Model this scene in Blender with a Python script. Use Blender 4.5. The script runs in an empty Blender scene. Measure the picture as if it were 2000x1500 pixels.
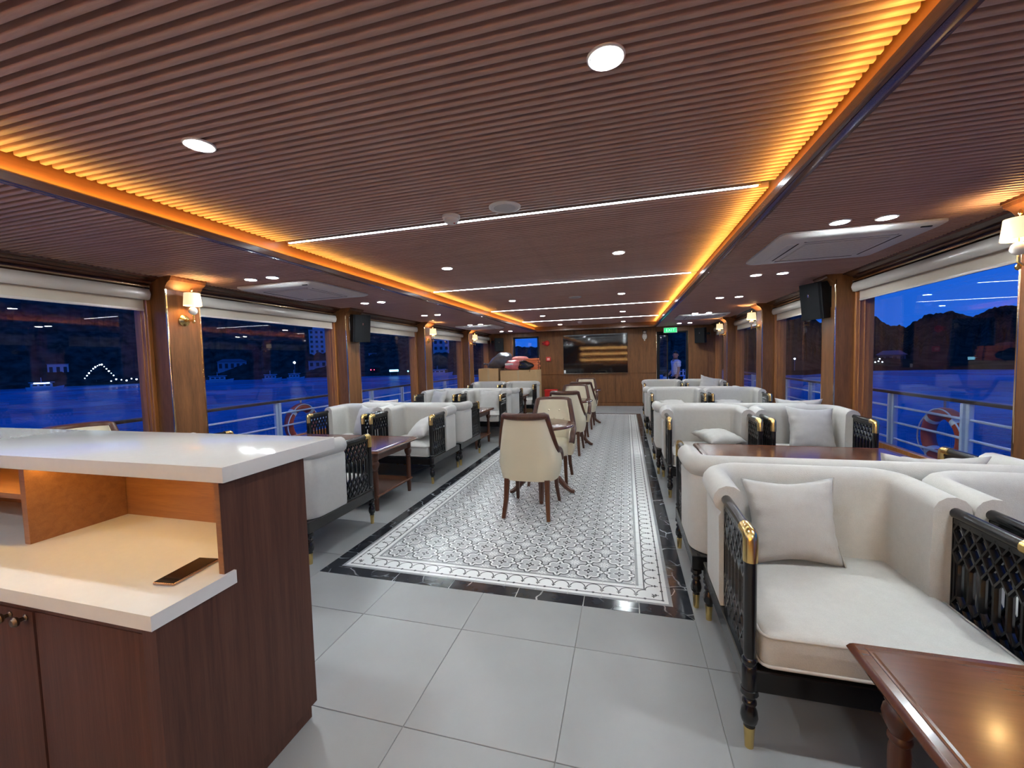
import bpy, bmesh, math, random
from mathutils import Vector, Matrix
S = bpy.context.scene
COL = S.collection
PI = math.pi
random.seed(7)

# ------------------------------------------------------------------ camera
cam = bpy.data.objects.new('camera', bpy.data.cameras.new('camera'))
COL.objects.link(cam)
yaw, pit, rol = -0.269775, -0.0577767, -0.0266894
fw = Vector((math.sin(yaw)*math.cos(pit), math.cos(yaw)*math.cos(pit), math.sin(pit)))
rt = Vector((math.cos(yaw), -math.sin(yaw), 0))
up = rt.cross(fw)
r2 = rt*math.cos(rol) + up*math.sin(rol)
u2 = -rt*math.sin(rol) + up*math.cos(rol)
cam.matrix_world = Matrix(((r2.x, u2.x, -fw.x, 0), (r2.y, u2.y, -fw.y, 0), (r2.z, u2.z, -fw.z, 1.42), (0, 0, 0, 1)))
cam.data.sensor_width = 36
cam.data.lens = 806/2000*36
cam.data.clip_start = 0.05
cam.data.clip_end = 2000
S.camera = cam

# ------------------------------------------------------------------ sky, exposure
SKY = (0.010, 0.105, 0.66)
SKY_STRENGTH = 1.15
W = bpy.data.worlds.new('dusk_sky')
S.world = W
W.use_nodes = True
nt = W.node_tree
bg = nt.nodes['Background']
tc = nt.nodes.new('ShaderNodeTexCoord')
sx = nt.nodes.new('ShaderNodeSeparateXYZ')
rp = nt.nodes.new('ShaderNodeValToRGB')
nt.links.new(tc.outputs['Generated'], sx.inputs[0])
nt.links.new(sx.outputs['Z'], rp.inputs[0])
rp.color_ramp.elements[0].position = 0.0
rp.color_ramp.elements[0].color = (SKY[0]*1.5, SKY[1]*1.35, SKY[2]*1.1, 1)
rp.color_ramp.elements[1].position = 0.35
rp.color_ramp.elements[1].color = (SKY[0], SKY[1], SKY[2], 1)
nt.links.new(rp.outputs[0], bg.inputs[0])
bg.inputs[1].default_value = SKY_STRENGTH
S.view_settings.view_transform = 'Standard'
S.view_settings.look = 'None'
S.view_settings.exposure = 0.0
S.view_settings.gamma = 1.0
S.view_settings.use_curve_mapping = False
S.cycles.use_denoising = True
S.cycles.max_bounces = 10
S.cycles.transparent_max_bounces = 16
S.cycles.sample_clamp_indirect = 6
S.cycles.caustics_reflective = False
S.cycles.caustics_refractive = False

# lamp strengths (emission of the lamps' own surfaces)
DOWNLIGHT = 440.0
STRIP = 30.0
COVE = 62.0
SCONCE = 9.0
SCONCE_BULB = 7.0
COVE_COL = (1.0, 0.60, 0.10)
WHITE_COL = (0.90, 0.99, 1.02)
STRIP_COL = (0.80, 0.92, 1.0)
WARM_COL = (1.0, 0.62, 0.24)

# ------------------------------------------------------------------ materials
MATS = {}
def newmat(name):
    m = bpy.data.materials.new(name); m.use_nodes = True
    t = m.node_tree
    b = t.nodes['Principled BSDF']
    MATS[name] = m
    return m, t, b
def ND(t, typ, **kw):
    n = t.nodes.new(typ)
    for k, v in kw.items():
        setattr(n, k, v)
    return n
def math_(t, op, a, b=None, c=None, clamp=False):
    n = t.nodes.new('ShaderNodeMath'); n.operation = op; n.use_clamp = clamp
    for i, v in enumerate((a, b, c)):
        if v is None: continue
        if isinstance(v, (int, float)): n.inputs[i].default_value = v
        else: t.links.new(v, n.inputs[i])
    return n.outputs[0]
def mixc(t, f, a, b):
    n = t.nodes.new('ShaderNodeMix'); n.data_type = 'RGBA'
    for sock, v in ((n.inputs[0], f), (n.inputs[6], a), (n.inputs[7], b)):
        if isinstance(v, (int, float)): sock.default_value = v
        elif isinstance(v, (tuple, list)): sock.default_value = (v[0], v[1], v[2], 1)
        else: t.links.new(v, sock)
    return n.outputs[2]
def ramp(t, fac, stops):
    n = t.nodes.new('ShaderNodeValToRGB')
    t.links.new(fac, n.inputs[0])
    e = n.color_ramp.elements
    while len(e) < len(stops): e.new(0.5)
    for i, (p, c) in enumerate(stops):
        e[i].position = p
        e[i].color = (c[0], c[1], c[2], 1) if not isinstance(c, (int, float)) else (c, c, c, 1)
    return n.outputs[0]
def noise(t, scale, vec=None, detail=4, rough=0.5, stretch=None, coord='Object', dist=0.0):
    if vec is None:
        vec = ND(t, 'ShaderNodeTexCoord').outputs[coord]
    if stretch:
        mp = ND(t, 'ShaderNodeMapping'); mp.inputs['Scale'].default_value = stretch
        t.links.new(vec, mp.inputs[0]); vec = mp.outputs[0]
    n = ND(t, 'ShaderNodeTexNoise')
    n.inputs['Scale'].default_value = scale; n.inputs['Detail'].default_value = detail
    n.inputs['Roughness'].default_value = rough; n.inputs['Distortion'].default_value = dist
    t.links.new(vec, n.inputs['Vector'])
    return n.outputs[0]
def bump(t, b, h, strength, dist=0.01):
    n = ND(t, 'ShaderNodeBump'); n.inputs['Strength'].default_value = strength
    n.inputs['Distance'].default_value = dist
    t.links.new(h, n.inputs['Height']); t.links.new(n.outputs[0], b.inputs['Normal'])
def plain(name, col, rough=0.5, metal=0.0, spec=0.5, coat=0.0, var=0.0, vscale=8):
    m, t, b = newmat(name)
    b.inputs['Base Color'].default_value = (*col, 1)
    b.inputs['Roughness'].default_value = rough
    b.inputs['Metallic'].default_value = metal
    b.inputs['Specular IOR Level'].default_value = spec
    b.inputs['Coat Weight'].default_value = coat
    b.inputs['Coat Roughness'].default_value = 0.08
    if var:
        n = noise(t, vscale)
        c = mixc(t, n, [x*(1-var) for x in col], [min(1, x*(1+var)) for x in col])
        t.links.new(c, b.inputs['Base Color'])
    return m
def wood(name, c1, c2, stretch, scale=6, rough=0.4, coat=0.0, spec=0.5, bmp=0.05, rnd=0.0):
    m, t, b = newmat(name)
    n = noise(t, scale, detail=6, rough=0.6, stretch=stretch, dist=0.6)
    n2 = noise(t, scale*7, detail=3, stretch=stretch)
    f = math_(t, 'ADD', math_(t, 'MULTIPLY', n, 0.7), math_(t, 'MULTIPLY', n2, 0.3))
    c = ramp(t, f, [(0.32, c1), (0.66, c2)])
    if rnd:
        oi = ND(t, 'ShaderNodeObjectInfo')
        k = math_(t, 'MULTIPLY_ADD', oi.outputs['Random'], 2*rnd, 1-rnd)
        hv = ND(t, 'ShaderNodeHueSaturation'); t.links.new(c, hv.inputs['Color']); t.links.new(k, hv.inputs['Value'])
        c = hv.outputs[0]
    t.links.new(c, b.inputs['Base Color'])
    b.inputs['Roughness'].default_value = rough
    b.inputs['Coat Weight'].default_value = coat
    b.inputs['Coat Roughness'].default_value = 0.12
    b.inputs['Specular IOR Level'].default_value = spec
    if bmp: bump(t, b, n2, bmp, 0.004)
    return m
def emit(name, col, s):
    m, t, b = newmat(name)
    b.inputs['Base Color'].default_value = (*col, 1)
    b.inputs['Emission Color'].default_value = (*col, 1)
    b.inputs['Emission Strength'].default_value = s
    return m
def fabric(name, col, scale=260, bmp=0.35, var=0.10):
    m, t, b = newmat(name)
    n = noise(t, scale, detail=2)
    n2 = noise(t, scale*0.12, detail=5)
    f = math_(t, 'ADD', math_(t, 'MULTIPLY', n, 0.6), math_(t, 'MULTIPLY', n2, 0.4))
    c = mixc(t, f, [x*(1-var) for x in col], [min(1, x*(1+var)) for x in col])
    t.links.new(c, b.inputs['Base Color'])
    b.inputs['Roughness'].default_value = 0.9
    b.inputs['Specular IOR Level'].default_value = 0.2
    b.inputs['Sheen Weight'].default_value = 0.15
    bump(t, b, n, bmp, 0.002)
    return m

slat_m = wood('slat_wood', (0.39, 0.24, 0.20), (0.53, 0.33, 0.28), (0.6, 8, 8), 5, rough=0.42, spec=0.4, bmp=0.0, rnd=0.06)
back_m = plain('ceiling_backing', (0.028, 0.013, 0.010), 0.6)
wall_m = wood('wall_veneer', (0.105, 0.042, 0.015), (0.22, 0.092, 0.032), (5, 5, 0.5), 3.0, rough=0.42, coat=0.05, spec=0.35)
jamb_m = wood('jamb_wood', (0.26, 0.095, 0.024), (0.44, 0.18, 0.046), (9, 9, 0.6), 4, rough=0.34, coat=0.2)
mould_m = wood('moulding_wood', (0.055, 0.024, 0.015), (0.12, 0.052, 0.032), (6, 0.5, 6), 4, rough=0.25, coat=0.4)
lip_m = wood('cove_lip_wood', (0.09, 0.04, 0.026), (0.15, 0.068, 0.045), (6, 0.4, 6), 4, rough=0.26, coat=0.25)
cove_m = wood('cove_wood', (0.20, 0.07, 0.02), (0.27, 0.10, 0.03), (4, 0.6, 4), 4, rough=0.45)
counter_m = wood('counter_laminate', (0.050, 0.018, 0.012), (0.105, 0.042, 0.027), (14, 14, 0.5), 3.0, rough=0.46, spec=0.3)
counter_in_m = wood('counter_inner_laminate', (0.20, 0.080, 0.032), (0.30, 0.13, 0.05), (0.6, 8, 9), 4, rough=0.36)
table_m = wood('table_mahogany', (0.100, 0.033, 0.015), (0.128, 0.043, 0.020), (0.6, 7, 7), 3.0, rough=0.20, coat=0.5, bmp=0.0)
leg_m = wood('leg_walnut', (0.050, 0.018, 0.010), (0.095, 0.034, 0.018), (9, 9, 0.7), 5, rough=0.34, coat=0.12, spec=0.35)
black_m = plain('black_lacquer', (0.007, 0.007, 0.008), 0.22, spec=0.4, coat=0.25)
brass_m = plain('brass', (0.90, 0.66, 0.26), 0.24, 1.0)
gold_m = plain('gold_trim', (0.86, 0.70, 0.45), 0.12, 1.0)
chrome_m = plain('chrome', (0.75, 0.74, 0.72), 0.10, 1.0)
linen_m = fabric('linen', (0.54, 0.525, 0.49), bmp=0.5, var=0.16)
pillow_m = fabric('pillow_linen', (0.50, 0.487, 0.46), 300, 0.5, 0.14)
pipe_m = plain('piping_cord', (0.50, 0.47, 0.43), 0.9, spec=0.2)
leather_m = plain('cream_leather', (0.74, 0.66, 0.48), 0.42, spec=0.45, var=0.05, vscale=5)
quartz_m = plain('white_quartz', (0.69, 0.665, 0.63), 0.10, spec=0.35, var=0.03, vscale=40)
white_m = plain('white_plastic', (0.84, 0.84, 0.82), 0.55, spec=0.3)
grille_m = plain('grey_grille', (0.64, 0.64, 0.64), 0.6, spec=0.3)
blackp_m = plain('black_plastic', (0.008, 0.0085, 0.010), 0.6, spec=0.2)
grillb_m = plain('speaker_grille', (0.011, 0.0115, 0.013), 0.8, spec=0.1)
blind_m = fabric('blind_fabric', (0.56, 0.50, 0.41), 400, 0.1, 0.05)
cass_m = plain('blind_cassette', (0.60, 0.57, 0.52), 0.22)
red_m = plain('red_paint', (0.60, 0.02, 0.02), 0.35)
rail_m = plain('rail_paint', (0.66, 0.76, 0.88), 0.4)
railtop_m = wood('rail_top_wood', (0.03, 0.02, 0.015), (0.06, 0.035, 0.02), (6, 0.5, 6), 5, rough=0.3, coat=0.3)
ring_m = plain('ring_orange', (0.42, 0.06, 0.025), 0.5)
deck_m = plain('deck_paint', (0.20, 0.24, 0.27), 0.6)
down_e = emit('downlight_lens', WHITE_COL, DOWNLIGHT)
strip_e = emit('strip_lens', STRIP_COL, STRIP)
cove_e = emit('cove_led', COVE_COL, COVE)
shade_e = emit('sconce_shade_glow', (1.0, 0.78, 0.46), 0.95)
bulb_e = emit('sconce_bulb_glow', WARM_COL, 420.0)

# floor tiles
def floor_mat():
    m, t, b = newmat('grey_porcelain')
    n = noise(t, 2.2, detail=6)
    n2 = noise(t, 120, detail=2)
    oi = ND(t, 'ShaderNodeObjectInfo')
    f = math_(t, 'ADD', math_(t, 'MULTIPLY', n, 0.8), math_(t, 'MULTIPLY', oi.outputs['Random'], 0.25))
    c = ramp(t, f, [(0.25, (0.275, 0.285, 0.285)), (0.85, (0.36, 0.37, 0.37))])
    t.links.new(c, b.inputs['Base Color'])
    b.inputs['Roughness'].default_value = 0.36
    bump(t, b, n2, 0.03, 0.002)
    return m
tile_m = floor_mat()
grout_m = plain('grout', (0.25, 0.25, 0.24), 0.8)
groutw_m = plain('white_grout', (0.62, 0.62, 0.60), 0.7)
def marble_mat():
    m, t, b = newmat('black_marble')
    tcn = ND(t, 'ShaderNodeTexCoord')
    oi = ND(t, 'ShaderNodeObjectInfo')
    va = ND(t, 'ShaderNodeVectorMath', operation='ADD')
    t.links.new(tcn.outputs['Object'], va.inputs[0])
    cb = ND(t, 'ShaderNodeCombineXYZ')
    t.links.new(math_(t, 'MULTIPLY', oi.outputs['Random'], 37.0), cb.inputs[0])
    t.links.new(math_(t, 'MULTIPLY', oi.outputs['Random'], 91.0), cb.inputs[1])
    t.links.new(cb.outputs[0], va.inputs[1])
    nz = noise(t, 5, vec=va.outputs[0], detail=5)
    v2 = ND(t, 'ShaderNodeVectorMath', operation='ADD'); t.links.new(va.outputs[0], v2.inputs[0])
    sc = ND(t, 'ShaderNodeVectorMath', operation='SCALE'); sc.inputs['Scale'].default_value = 0.12
    nn = ND(t, 'ShaderNodeTexNoise'); nn.inputs['Scale'].default_value = 6; t.links.new(va.outputs[0], nn.inputs['Vector'])
    t.links.new(nn.outputs['Color'], sc.inputs[0]); t.links.new(sc.outputs[0], v2.inputs[1])
    vo = ND(t, 'ShaderNodeTexVoronoi', feature='DISTANCE_TO_EDGE'); vo.inputs['Scale'].default_value = 5.0
    t.links.new(v2.outputs[0], vo.inputs['Vector'])
    vein = ramp(t, vo.outputs['Distance'], [(0.0, 1.0), (0.028, 0.0)])
    vein = math_(t, 'MULTIPLY', vein, ramp(t, nz, [(0.45, 0.0), (0.65, 1.0)]))
    base = ramp(t, nz, [(0.3, (0.012, 0.014, 0.020)), (0.75, (0.045, 0.05, 0.06))])
    t.links.new(mixc(t, vein, base, (0.62, 0.64, 0.66)), b.inputs['Base Color'])
    b.inputs['Roughness'].default_value = 0.14
    return m
marble_m = marble_mat()

def uvabs(t):
    uv = ND(t, 'ShaderNodeUVMap')
    s = ND(t, 'ShaderNodeSeparateXYZ'); t.links.new(uv.outputs[0], s.inputs[0])
    return s.outputs[0], s.outputs[1]
def lt(t, a, b): return math_(t, 'LESS_THAN', a, b)
def AND(t, a, b): return math_(t, 'MULTIPLY', a, b)
def band(t, x, lo, hi): return AND(t, math_(t, 'GREATER_THAN', x, lo), lt(t, x, hi))
def dist2(t, x, y, cx, cy):
    dx = math_(t, 'SUBTRACT', x, cx); dy = math_(t, 'SUBTRACT', y, cy)
    return math_(t, 'SQRT', math_(t, 'ADD', math_(t, 'MULTIPLY', dx, dx), math_(t, 'MULTIPLY', dy, dy)))
WHITE_T = (0.84, 0.85, 0.84); DARK_T = (0.035, 0.038, 0.043); LIGHT_T = (0.47, 0.48, 0.49); MID_T = (0.30, 0.31, 0.32)
def pattern_mat():
    m, t, b = newmat('patterned_porcelain')
    u, v = uvabs(t)
    a = math_(t, 'ABSOLUTE', math_(t, 'SUBTRACT', u, 0.5))
    c = math_(t, 'ABSOLUTE', math_(t, 'SUBTRACT', v, 0.5))
    d1 = math_(t, 'MULTIPLY', math_(t, 'SUBTRACT', math_(t, 'ADD', a, c), 0.475), 0.7071)
    d2 = math_(t, 'SUBTRACT', dist2(t, a, c, 0.20, 0.20), 0.165)
    d3 = math_(t, 'SUBTRACT', dist2(t, a, c, 0.40, 0.0), 0.085)
    d4 = math_(t, 'SUBTRACT', dist2(t, a, c, 0.0, 0.40), 0.085)
    sd = math_(t, 'MINIMUM', math_(t, 'MINIMUM', d1, d2), math_(t, 'MINIMUM', d3, d4))
    # field outside the quatrefoil: grey star with white veins, seen from the tile corner
    p = math_(t, 'SUBTRACT', 0.5, a); q = math_(t, 'SUBTRACT', 0.5, c)
    rr = dist2(t, p, q, 0, 0)
    ang = math_(t, 'ARCTAN2', q, p)
    petal = math_(t, 'MULTIPLY_ADD', math_(t, 'COSINE', math_(t, 'MULTIPLY', ang, 8.0)), 0.045, 0.13)
    col = mixc(t, lt(t, rr, petal), LIGHT_T, WHITE_T)
    col = mixc(t, band(t, rr, 0.055, 0.075), col, MID_T)
    col = mixc(t, lt(t, math_(t, 'ABSOLUTE', math_(t, 'SUBTRACT', p, q)), 0.012), col, WHITE_T)
    col = mixc(t, band(t, sd, 0.0, 0.05), col, DARK_T)
    # inside
    inn = mixc(t, lt(t, sd, -0.072), WHITE_T, LIGHT_T)
    inn = mixc(t, band(t, sd, -0.078, -0.06), inn, MID_T)
    r0 = dist2(t, a, c, 0, 0)
    ang0 = math_(t, 'ARCTAN2', c, a)
    pet0 = math_(t, 'MULTIPLY_ADD', math_(t, 'COSINE', math_(t, 'MULTIPLY', ang0, 4.0)), 0.05, 0.115)
    inn = mixc(t, lt(t, r0, math_(t, 'ADD', pet0, 0.03)), inn, WHITE_T)
    inn = mixc(t, AND(t, lt(t, r0, pet0), math_(t, 'GREATER_THAN', r0, 0.03)), inn, DARK_T)
    for x, y in ((a, c), (c, a)):
        bud = math_(t, 'ADD', math_(t, 'MULTIPLY', math_(t, 'ABSOLUTE', math_(t, 'SUBTRACT', x, 0.315)), 0.55), math_(t, 'MULTIPLY', y, 1.3))
        inn = mixc(t, lt(t, bud, 0.045), inn, DARK_T)
    col = mixc(t, lt(t, sd, 0.0), col, inn)
    t.links.new(col, b.inputs['Base Color'])
    b.inputs['Roughness'].default_value = 0.30
    return m
def border_mat(name, corner):
    m, t, b = newmat(name)
    u, v = uvabs(t)
    if corner:
        u, v = math_(t, 'MAXIMUM', u, v), math_(t, 'MINIMUM', u, v)
    w = math_(t, 'FRACT', math_(t, 'MULTIPLY', u, 2.0))
    w = math_(t, 'MULTIPLY', math_(t, 'SUBTRACT', w, 0.5), 0.5)       # -.25 .. .25 across one arch
    aw = math_(t, 'ABSOLUTE', w)
    fleur = math_(t, 'SUBTRACT', 0.25, aw)                              # 0 at the fleur
    col = mixc(t, 0.0, WHITE_T, WHITE_T)
    dark = [band(t, v, -1, 0.10), band(t, v, 0.23, 0.265), band(t, v, 0.735, 0.775), band(t, v, 0.915, 2)]
    for k, d in enumerate(dark):
        col = mixc(t, d, col, MID_T if k in (0, 3) else DARK_T)
    r = dist2(t, w, v, 0.0, 0.50)
    arch = AND(t, band(t, r, 0.205, 0.238), math_(t, 'GREATER_THAN', v, 0.50))
    col = mixc(t, AND(t, arch, lt(t, v, 0.76)), col, DARK_T)
    stem = AND(t, lt(t, fleur, 0.016), band(t, v, 0.34, 0.53))
    col = mixc(t, stem, col, DARK_T)
    arm = AND(t, lt(t, fleur, math_(t, 'MULTIPLY_ADD', math_(t, 'ABSOLUTE', math_(t, 'SUBTRACT', v, 0.43)), -1.6, 0.075)), band(t, v, 0.385, 0.475))
    col = mixc(t, arm, col, DARK_T)
    col = mixc(t, lt(t, dist2(t, aw, v, 0.0, 0.255), 0.045), col, DARK_T)
    t.links.new(col, b.inputs['Base Color'])
    b.inputs['Roughness'].default_value = 0.30
    return m
pattern_m = pattern_mat()
border_m = border_mat('border_porcelain', False)
bcorner_m = border_mat('border_corner_porcelain', True)

def glass_mat():
    m = bpy.data.materials.new('window_glass'); m.use_nodes = True
    t = m.node_tree; t.nodes.clear()
    out = ND(t, 'ShaderNodeOutputMaterial')
    geo = ND(t, 'ShaderNodeNewGeometry')
    ior = math_(t, 'MULTIPLY_ADD', geo.outputs['Backfacing'], 1/1.5-1.5, 1.5)
    fr = ND(t, 'ShaderNodeFresnel'); t.links.new(ior, fr.inputs['IOR'])
    tr = ND(t, 'ShaderNodeBsdfTransparent'); tr.inputs[0].default_value = (0.93, 0.95, 0.97, 1)
    gl = ND(t, 'ShaderNodeBsdfGlossy'); gl.inputs['Roughness'].default_value = 0.0
    mx = ND(t, 'ShaderNodeMixShader')
    t.links.new(fr.outputs[0], mx.inputs[0]); t.links.new(tr.outputs[0], mx.inputs[1]); t.links.new(gl.outputs[0], mx.inputs[2])
    t.links.new(mx.outputs[0], out.inputs[0])
    return m
glass_m = glass_mat()
def water_mat():
    m, t, b = newmat('sea_water')
    nb = noise(t, 0.06, detail=5, rough=0.65, stretch=(1, 1, 1))
    t.links.new(ramp(t, nb, [(0.35, (0.018, 0.18, 0.32)), (0.65, (0.035, 0.36, 0.62))]), b.inputs['Base Color'])
    b.inputs['Roughness'].default_value = 0.25
    b.inputs['IOR'].default_value = 1.33
    n = noise(t, 0.55, detail=6, rough=0.6, stretch=(1, 1.6, 1))
    n2 = noise(t, 3.0, detail=3)
    h = math_(t, 'ADD', n, math_(t, 'MULTIPLY', n2, 0.15))
    bump(t, b, h, 1.0, 1.4)
    return m
water_m = water_mat()

# ------------------------------------------------------------------ mesh helpers
class MB:
    def __init__(self): self.bm = bmesh.new()
    def box(self, x0, x1, y0, y1, z0, z1, r=0.0, seg=2):
        mt = Matrix.Translation(((x0+x1)/2, (y0+y1)/2, (z0+z1)/2)) @ Matrix.Diagonal((abs(x1-x0), abs(y1-y0), abs(z1-z0), 1))
        g = bmesh.ops.create_cube(self.bm, size=1, matrix=mt)
        if r > 0:
            es = list({e for v in g['verts'] for e in v.link_edges})
            bmesh.ops.bevel(self.bm, geom=es, offset=r, segments=seg, profile=0.6, affect='EDGES')
        return self
    def loops(self, rings, closed=True, capa=True, capb=True, wrap=False):
        bm = self.bm
        R = [[bm.verts.new(p) for p in ring] for ring in rings]
        n = len(R[0])
        m = len(R) if wrap else len(R)-1
        for i in range(m):
            A, B = R[i], R[(i+1) % len(R)]
            for j in range(n if closed else n-1):
                k = (j+1) % n
                try: bm.faces.new((A[j], A[k], B[k], B[j]))
                except ValueError: pass
        if not wrap:
            if capa and n > 2: bm.faces.new(R[0][::-1])
            if capb and n > 2: bm.faces.new(R[-1])
        return self
    def lathe(self, prof, n=16, o=(0, 0, 0), axis='z'):
        rings = []
        for r, h in prof:
            r = max(r, 1e-4)
            ring = []
            for k in range(n):
                a = 2*PI*k/n
                c, s = r*math.cos(a), r*math.sin(a)
                if axis == 'z': p = (o[0]+c, o[1]+s, o[2]+h)
                elif axis == 'x': p = (o[0]+h, o[1]+c, o[2]+s)
                else: p = (o[0]+s, o[1]+h, o[2]+c)
                ring.append(p)
            rings.append(ring)
        return self.loops(rings)
    def tube(self, pts, r, n=8, closed=False, flat=None):
        pts = [Vector(p) for p in pts]
        N = len(pts)
        rr = r if isinstance(r, (list, tuple)) else [r]*N
        rings = []
        prev = None
        for i, p in enumerate(pts):
            if closed: d = pts[(i+1) % N]-pts[i-1]
            else: d = pts[min(i+1, N-1)]-pts[max(i-1, 0)]
            d.normalize()
            if prev is None:
                a = Vector((0, 0, 1)) if abs(d.z) < 0.9 else Vector((1, 0, 0))
                s = d.cross(a).normalized()
            else:
                s = (prev - d*prev.dot(d)).normalized()
            prev = s
            t_ = d.cross(s)
            k2 = flat if flat else 1.0
            rings.append([p + s*math.cos(2*PI*k/n+PI/n)*rr[i] + t_*math.sin(2*PI*k/n+PI/n)*rr[i]*k2 for k in range(n)])
        return self.loops(rings, wrap=closed)
    def poly(self, pts, axis, a, b):
        # prism: 2-D outline pts extruded along axis from a to b
        def P(u, v, w):
            return {'x': (w, u, v), 'y': (u, w, v), 'z': (u, v, w)}[axis]
        return self.loops([[P(u, v, a) for u, v in pts], [P(u, v, b) for u, v in pts]])
    def mesh(self, name, smooth=35):
        bmesh.ops.recalc_face_normals(self.bm, faces=self.bm.faces[:])
        me = bpy.data.meshes.new(name)
        self.bm.to_mesh(me); self.bm.free()
        if smooth:
            for p in me.polygons: p.use_smooth = True
            me.set_sharp_from_angle(angle=math.radians(smooth))
        return me
def put(name, me, mat, parent=None, loc=None, rot=None, **props):
    if isinstance(me, MB): me = me.mesh(name)
    if mat is not None and not me.materials: me.materials.append(mat)
    o = bpy.data.objects.new(name, me)
    COL.objects.link(o)
    if parent is not None: o.parent = parent
    if loc is not None: o.location = loc
    if rot is not None: o.rotation_euler = rot
    for k, v in props.items(): o[k] = v
    return o
def thing(name, label, cat, loc=(0, 0, 0), rz=0.0, group=None):
    o = bpy.data.objects.new(name, None)
    o.empty_display_size = 0.1
    COL.objects.link(o)
    o.location = loc; o.rotation_euler = (0, 0, rz)
    o['label'] = label; o['category'] = cat
    if group: o['group'] = group
    return o
def tag(o, label, cat, group=None):
    o['label'] = label; o['category'] = cat
    if group: o['group'] = group
    return o
def struct(name, me, mat, parent=None, **k):
    o = put(name, me, mat, parent, **k)
    if parent is None: o['kind'] = 'structure'
    return o
def dup(o, loc=None, rz=None, label=None, group=None, parent=None):
    c = o.copy(); COL.objects.link(c)
    if parent is not None: c.parent = parent
    if loc is not None: c.location = loc
    if rz is not None: c.rotation_euler = (0, 0, rz)
    if label: c['label'] = label
    if group: c['group'] = group
    for ch in list(o.children): dup(ch, parent=c)
    return c

# ------------------------------------------------------------------ dimensions
FL, FR = -3.98, 2.19          # room faces of the pillars
GL, GR = -4.29, 2.49          # window glass
YB, YN = 12.40, -3.0          # far bulkhead, bulkhead behind the camera
ZS, ZM = 2.25, 2.36           # undersides of side and central slats
LIPL, LIPR = -2.49, 0.747     # inner edges of the cove lip
COVL, COVR = -2.545, 0.802      # upright cove boards
YC0, YC1 = -2.4, 11.9         # cove length
PIL = [(2.79+2.48*k, 3.10+2.48*k) for k in range(-2, 4)]

# ------------------------------------------------------------------ floor
floor = struct('floor', MB().box(FL-0.28, FR+0.28, YN, YB, -0.05, -0.004), grout_m)
RX0, RX1, RY0, RY1 = -2.055, 0.345, 2.312, 10.712
xs = [FL-0.27] + [0.345-0.6*k for k in range(7, -4, -1) if FL-0.27 < 0.345-0.6*k < FR+0.27] + [FR+0.27]
ys = [YN] + [1.357+0.6*k for k in range(-7, 19) if YN < 1.357+0.6*k < YB] + [YB]
tile_cache = {}
def floor_tile(x0, x1, y0, y1):
    w, d = x1-x0-0.003, y1-y0-0.003
    if w < 0.02 or d < 0.02: return
    key = (round(w, 3), round(d, 3))
    if key not in tile_cache:
        tile_cache[key] = MB().box(-w/2, w/2, -d/2, d/2, -0.008, 0, 0.0012, 1).mesh('tile', 0)
    put('tile', tile_cache[key], tile_m, floor, ((x0+x1)/2, (y0+y1)/2, 0))
for x0, x1 in zip(xs, xs[1:]):
    for y0, y1 in zip(ys, ys[1:]):
        inx = x0 > RX0-0.05 and x1 < RX1+0.05
        if not inx or y1 <= RY0 or y0 >= RY1: floor_tile(x0, x1, y0, y1)
        else:
            if y0 < RY0 < y1: floor_tile(x0, x1, y0, RY0)
            if y0 < RY1 < y1: floor_tile(x0, x1, RY1, y1)

inlay = struct('tile_inlay', MB().box(RX0, RX1, RY0, RY1, -0.0038, -0.002), groutw_m)
inlay['label'] = 'long carpet of black and white patterned tiles set into the grey floor'
def quad_tile(s, name):
    bm = bmesh.new(); uvl = bm.loops.layers.uv.new('UVMap')
    h = s/2; e = 0.0008
    top = [(-h+e, -h+e, 0), (h-e, -h+e, 0), (h-e, h-e, 0), (-h+e, h-e, 0)]
    low = [(-h, -h, -0.004), (h, -h, -0.004), (h, h, -0.004), (-h, h, -0.004)]
    T = [bm.verts.new(p) for p in top]; L = [bm.verts.new(p) for p in low]
    fs = [bm.faces.new(T)] + [bm.faces.new((L[i], L[(i+1) % 4], T[(i+1) % 4], T[i])) for i in range(4)]
    for f in fs:
        for l in f.loops: l[uvl].uv = (l.vert.co.x/(2*h)+0.5, l.vert.co.y/(2*h)+0.5)
    me = bpy.data.meshes.new(name); bm.to_mesh(me); bm.free()
    return me
def joined_tiles(cells, s, name):
    # cells: (x, y, quarter turns)
    bm = bmesh.new(); uvl = bm.loops.layers.uv.new('UVMap'); h = s/2
    for x, y, q in cells:
        P = [(-h, -h), (h, -h), (h, h), (-h, h)]
        V = []
        for px, py in P:
            c, sn = round(math.cos(q*PI/2)), round(math.sin(q*PI/2))
            V.append(bm.verts.new((x+px*c-py*sn, y+px*sn+py*c, 0)))
        L = [bm.verts.new((v.co.x, v.co.y, -0.004)) for v in V]
        f = bm.faces.new(V)
        for l, (px, py) in zip(f.loops, P): l[uvl].uv = (px/(2*h)+0.5, py/(2*h)+0.5)
        for i in range(4): bm.faces.new((L[i], L[(i+1) % 4], V[(i+1) % 4], V[i]))
    me = bpy.data.meshes.new(name); bm.to_mesh(me); bm.free()
    return me
IX0, IX1, IY0, IY1 = RX0+0.1, RX1-0.1, RY0+0.1, RY1-0.1    # 11 by 41 tiles of 200 mm
pt_me = quad_tile(0.1985, 'patterned_tile'); pt_me.materials.append(pattern_m)
bt_me = quad_tile(0.1985, 'border_tile'); bt_me.materials.append(border_m)
ct_me = quad_tile(0.1985, 'border_corner_tile'); ct_me.materials.append(bcorner_m)
rest = []
NY = 41
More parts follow.
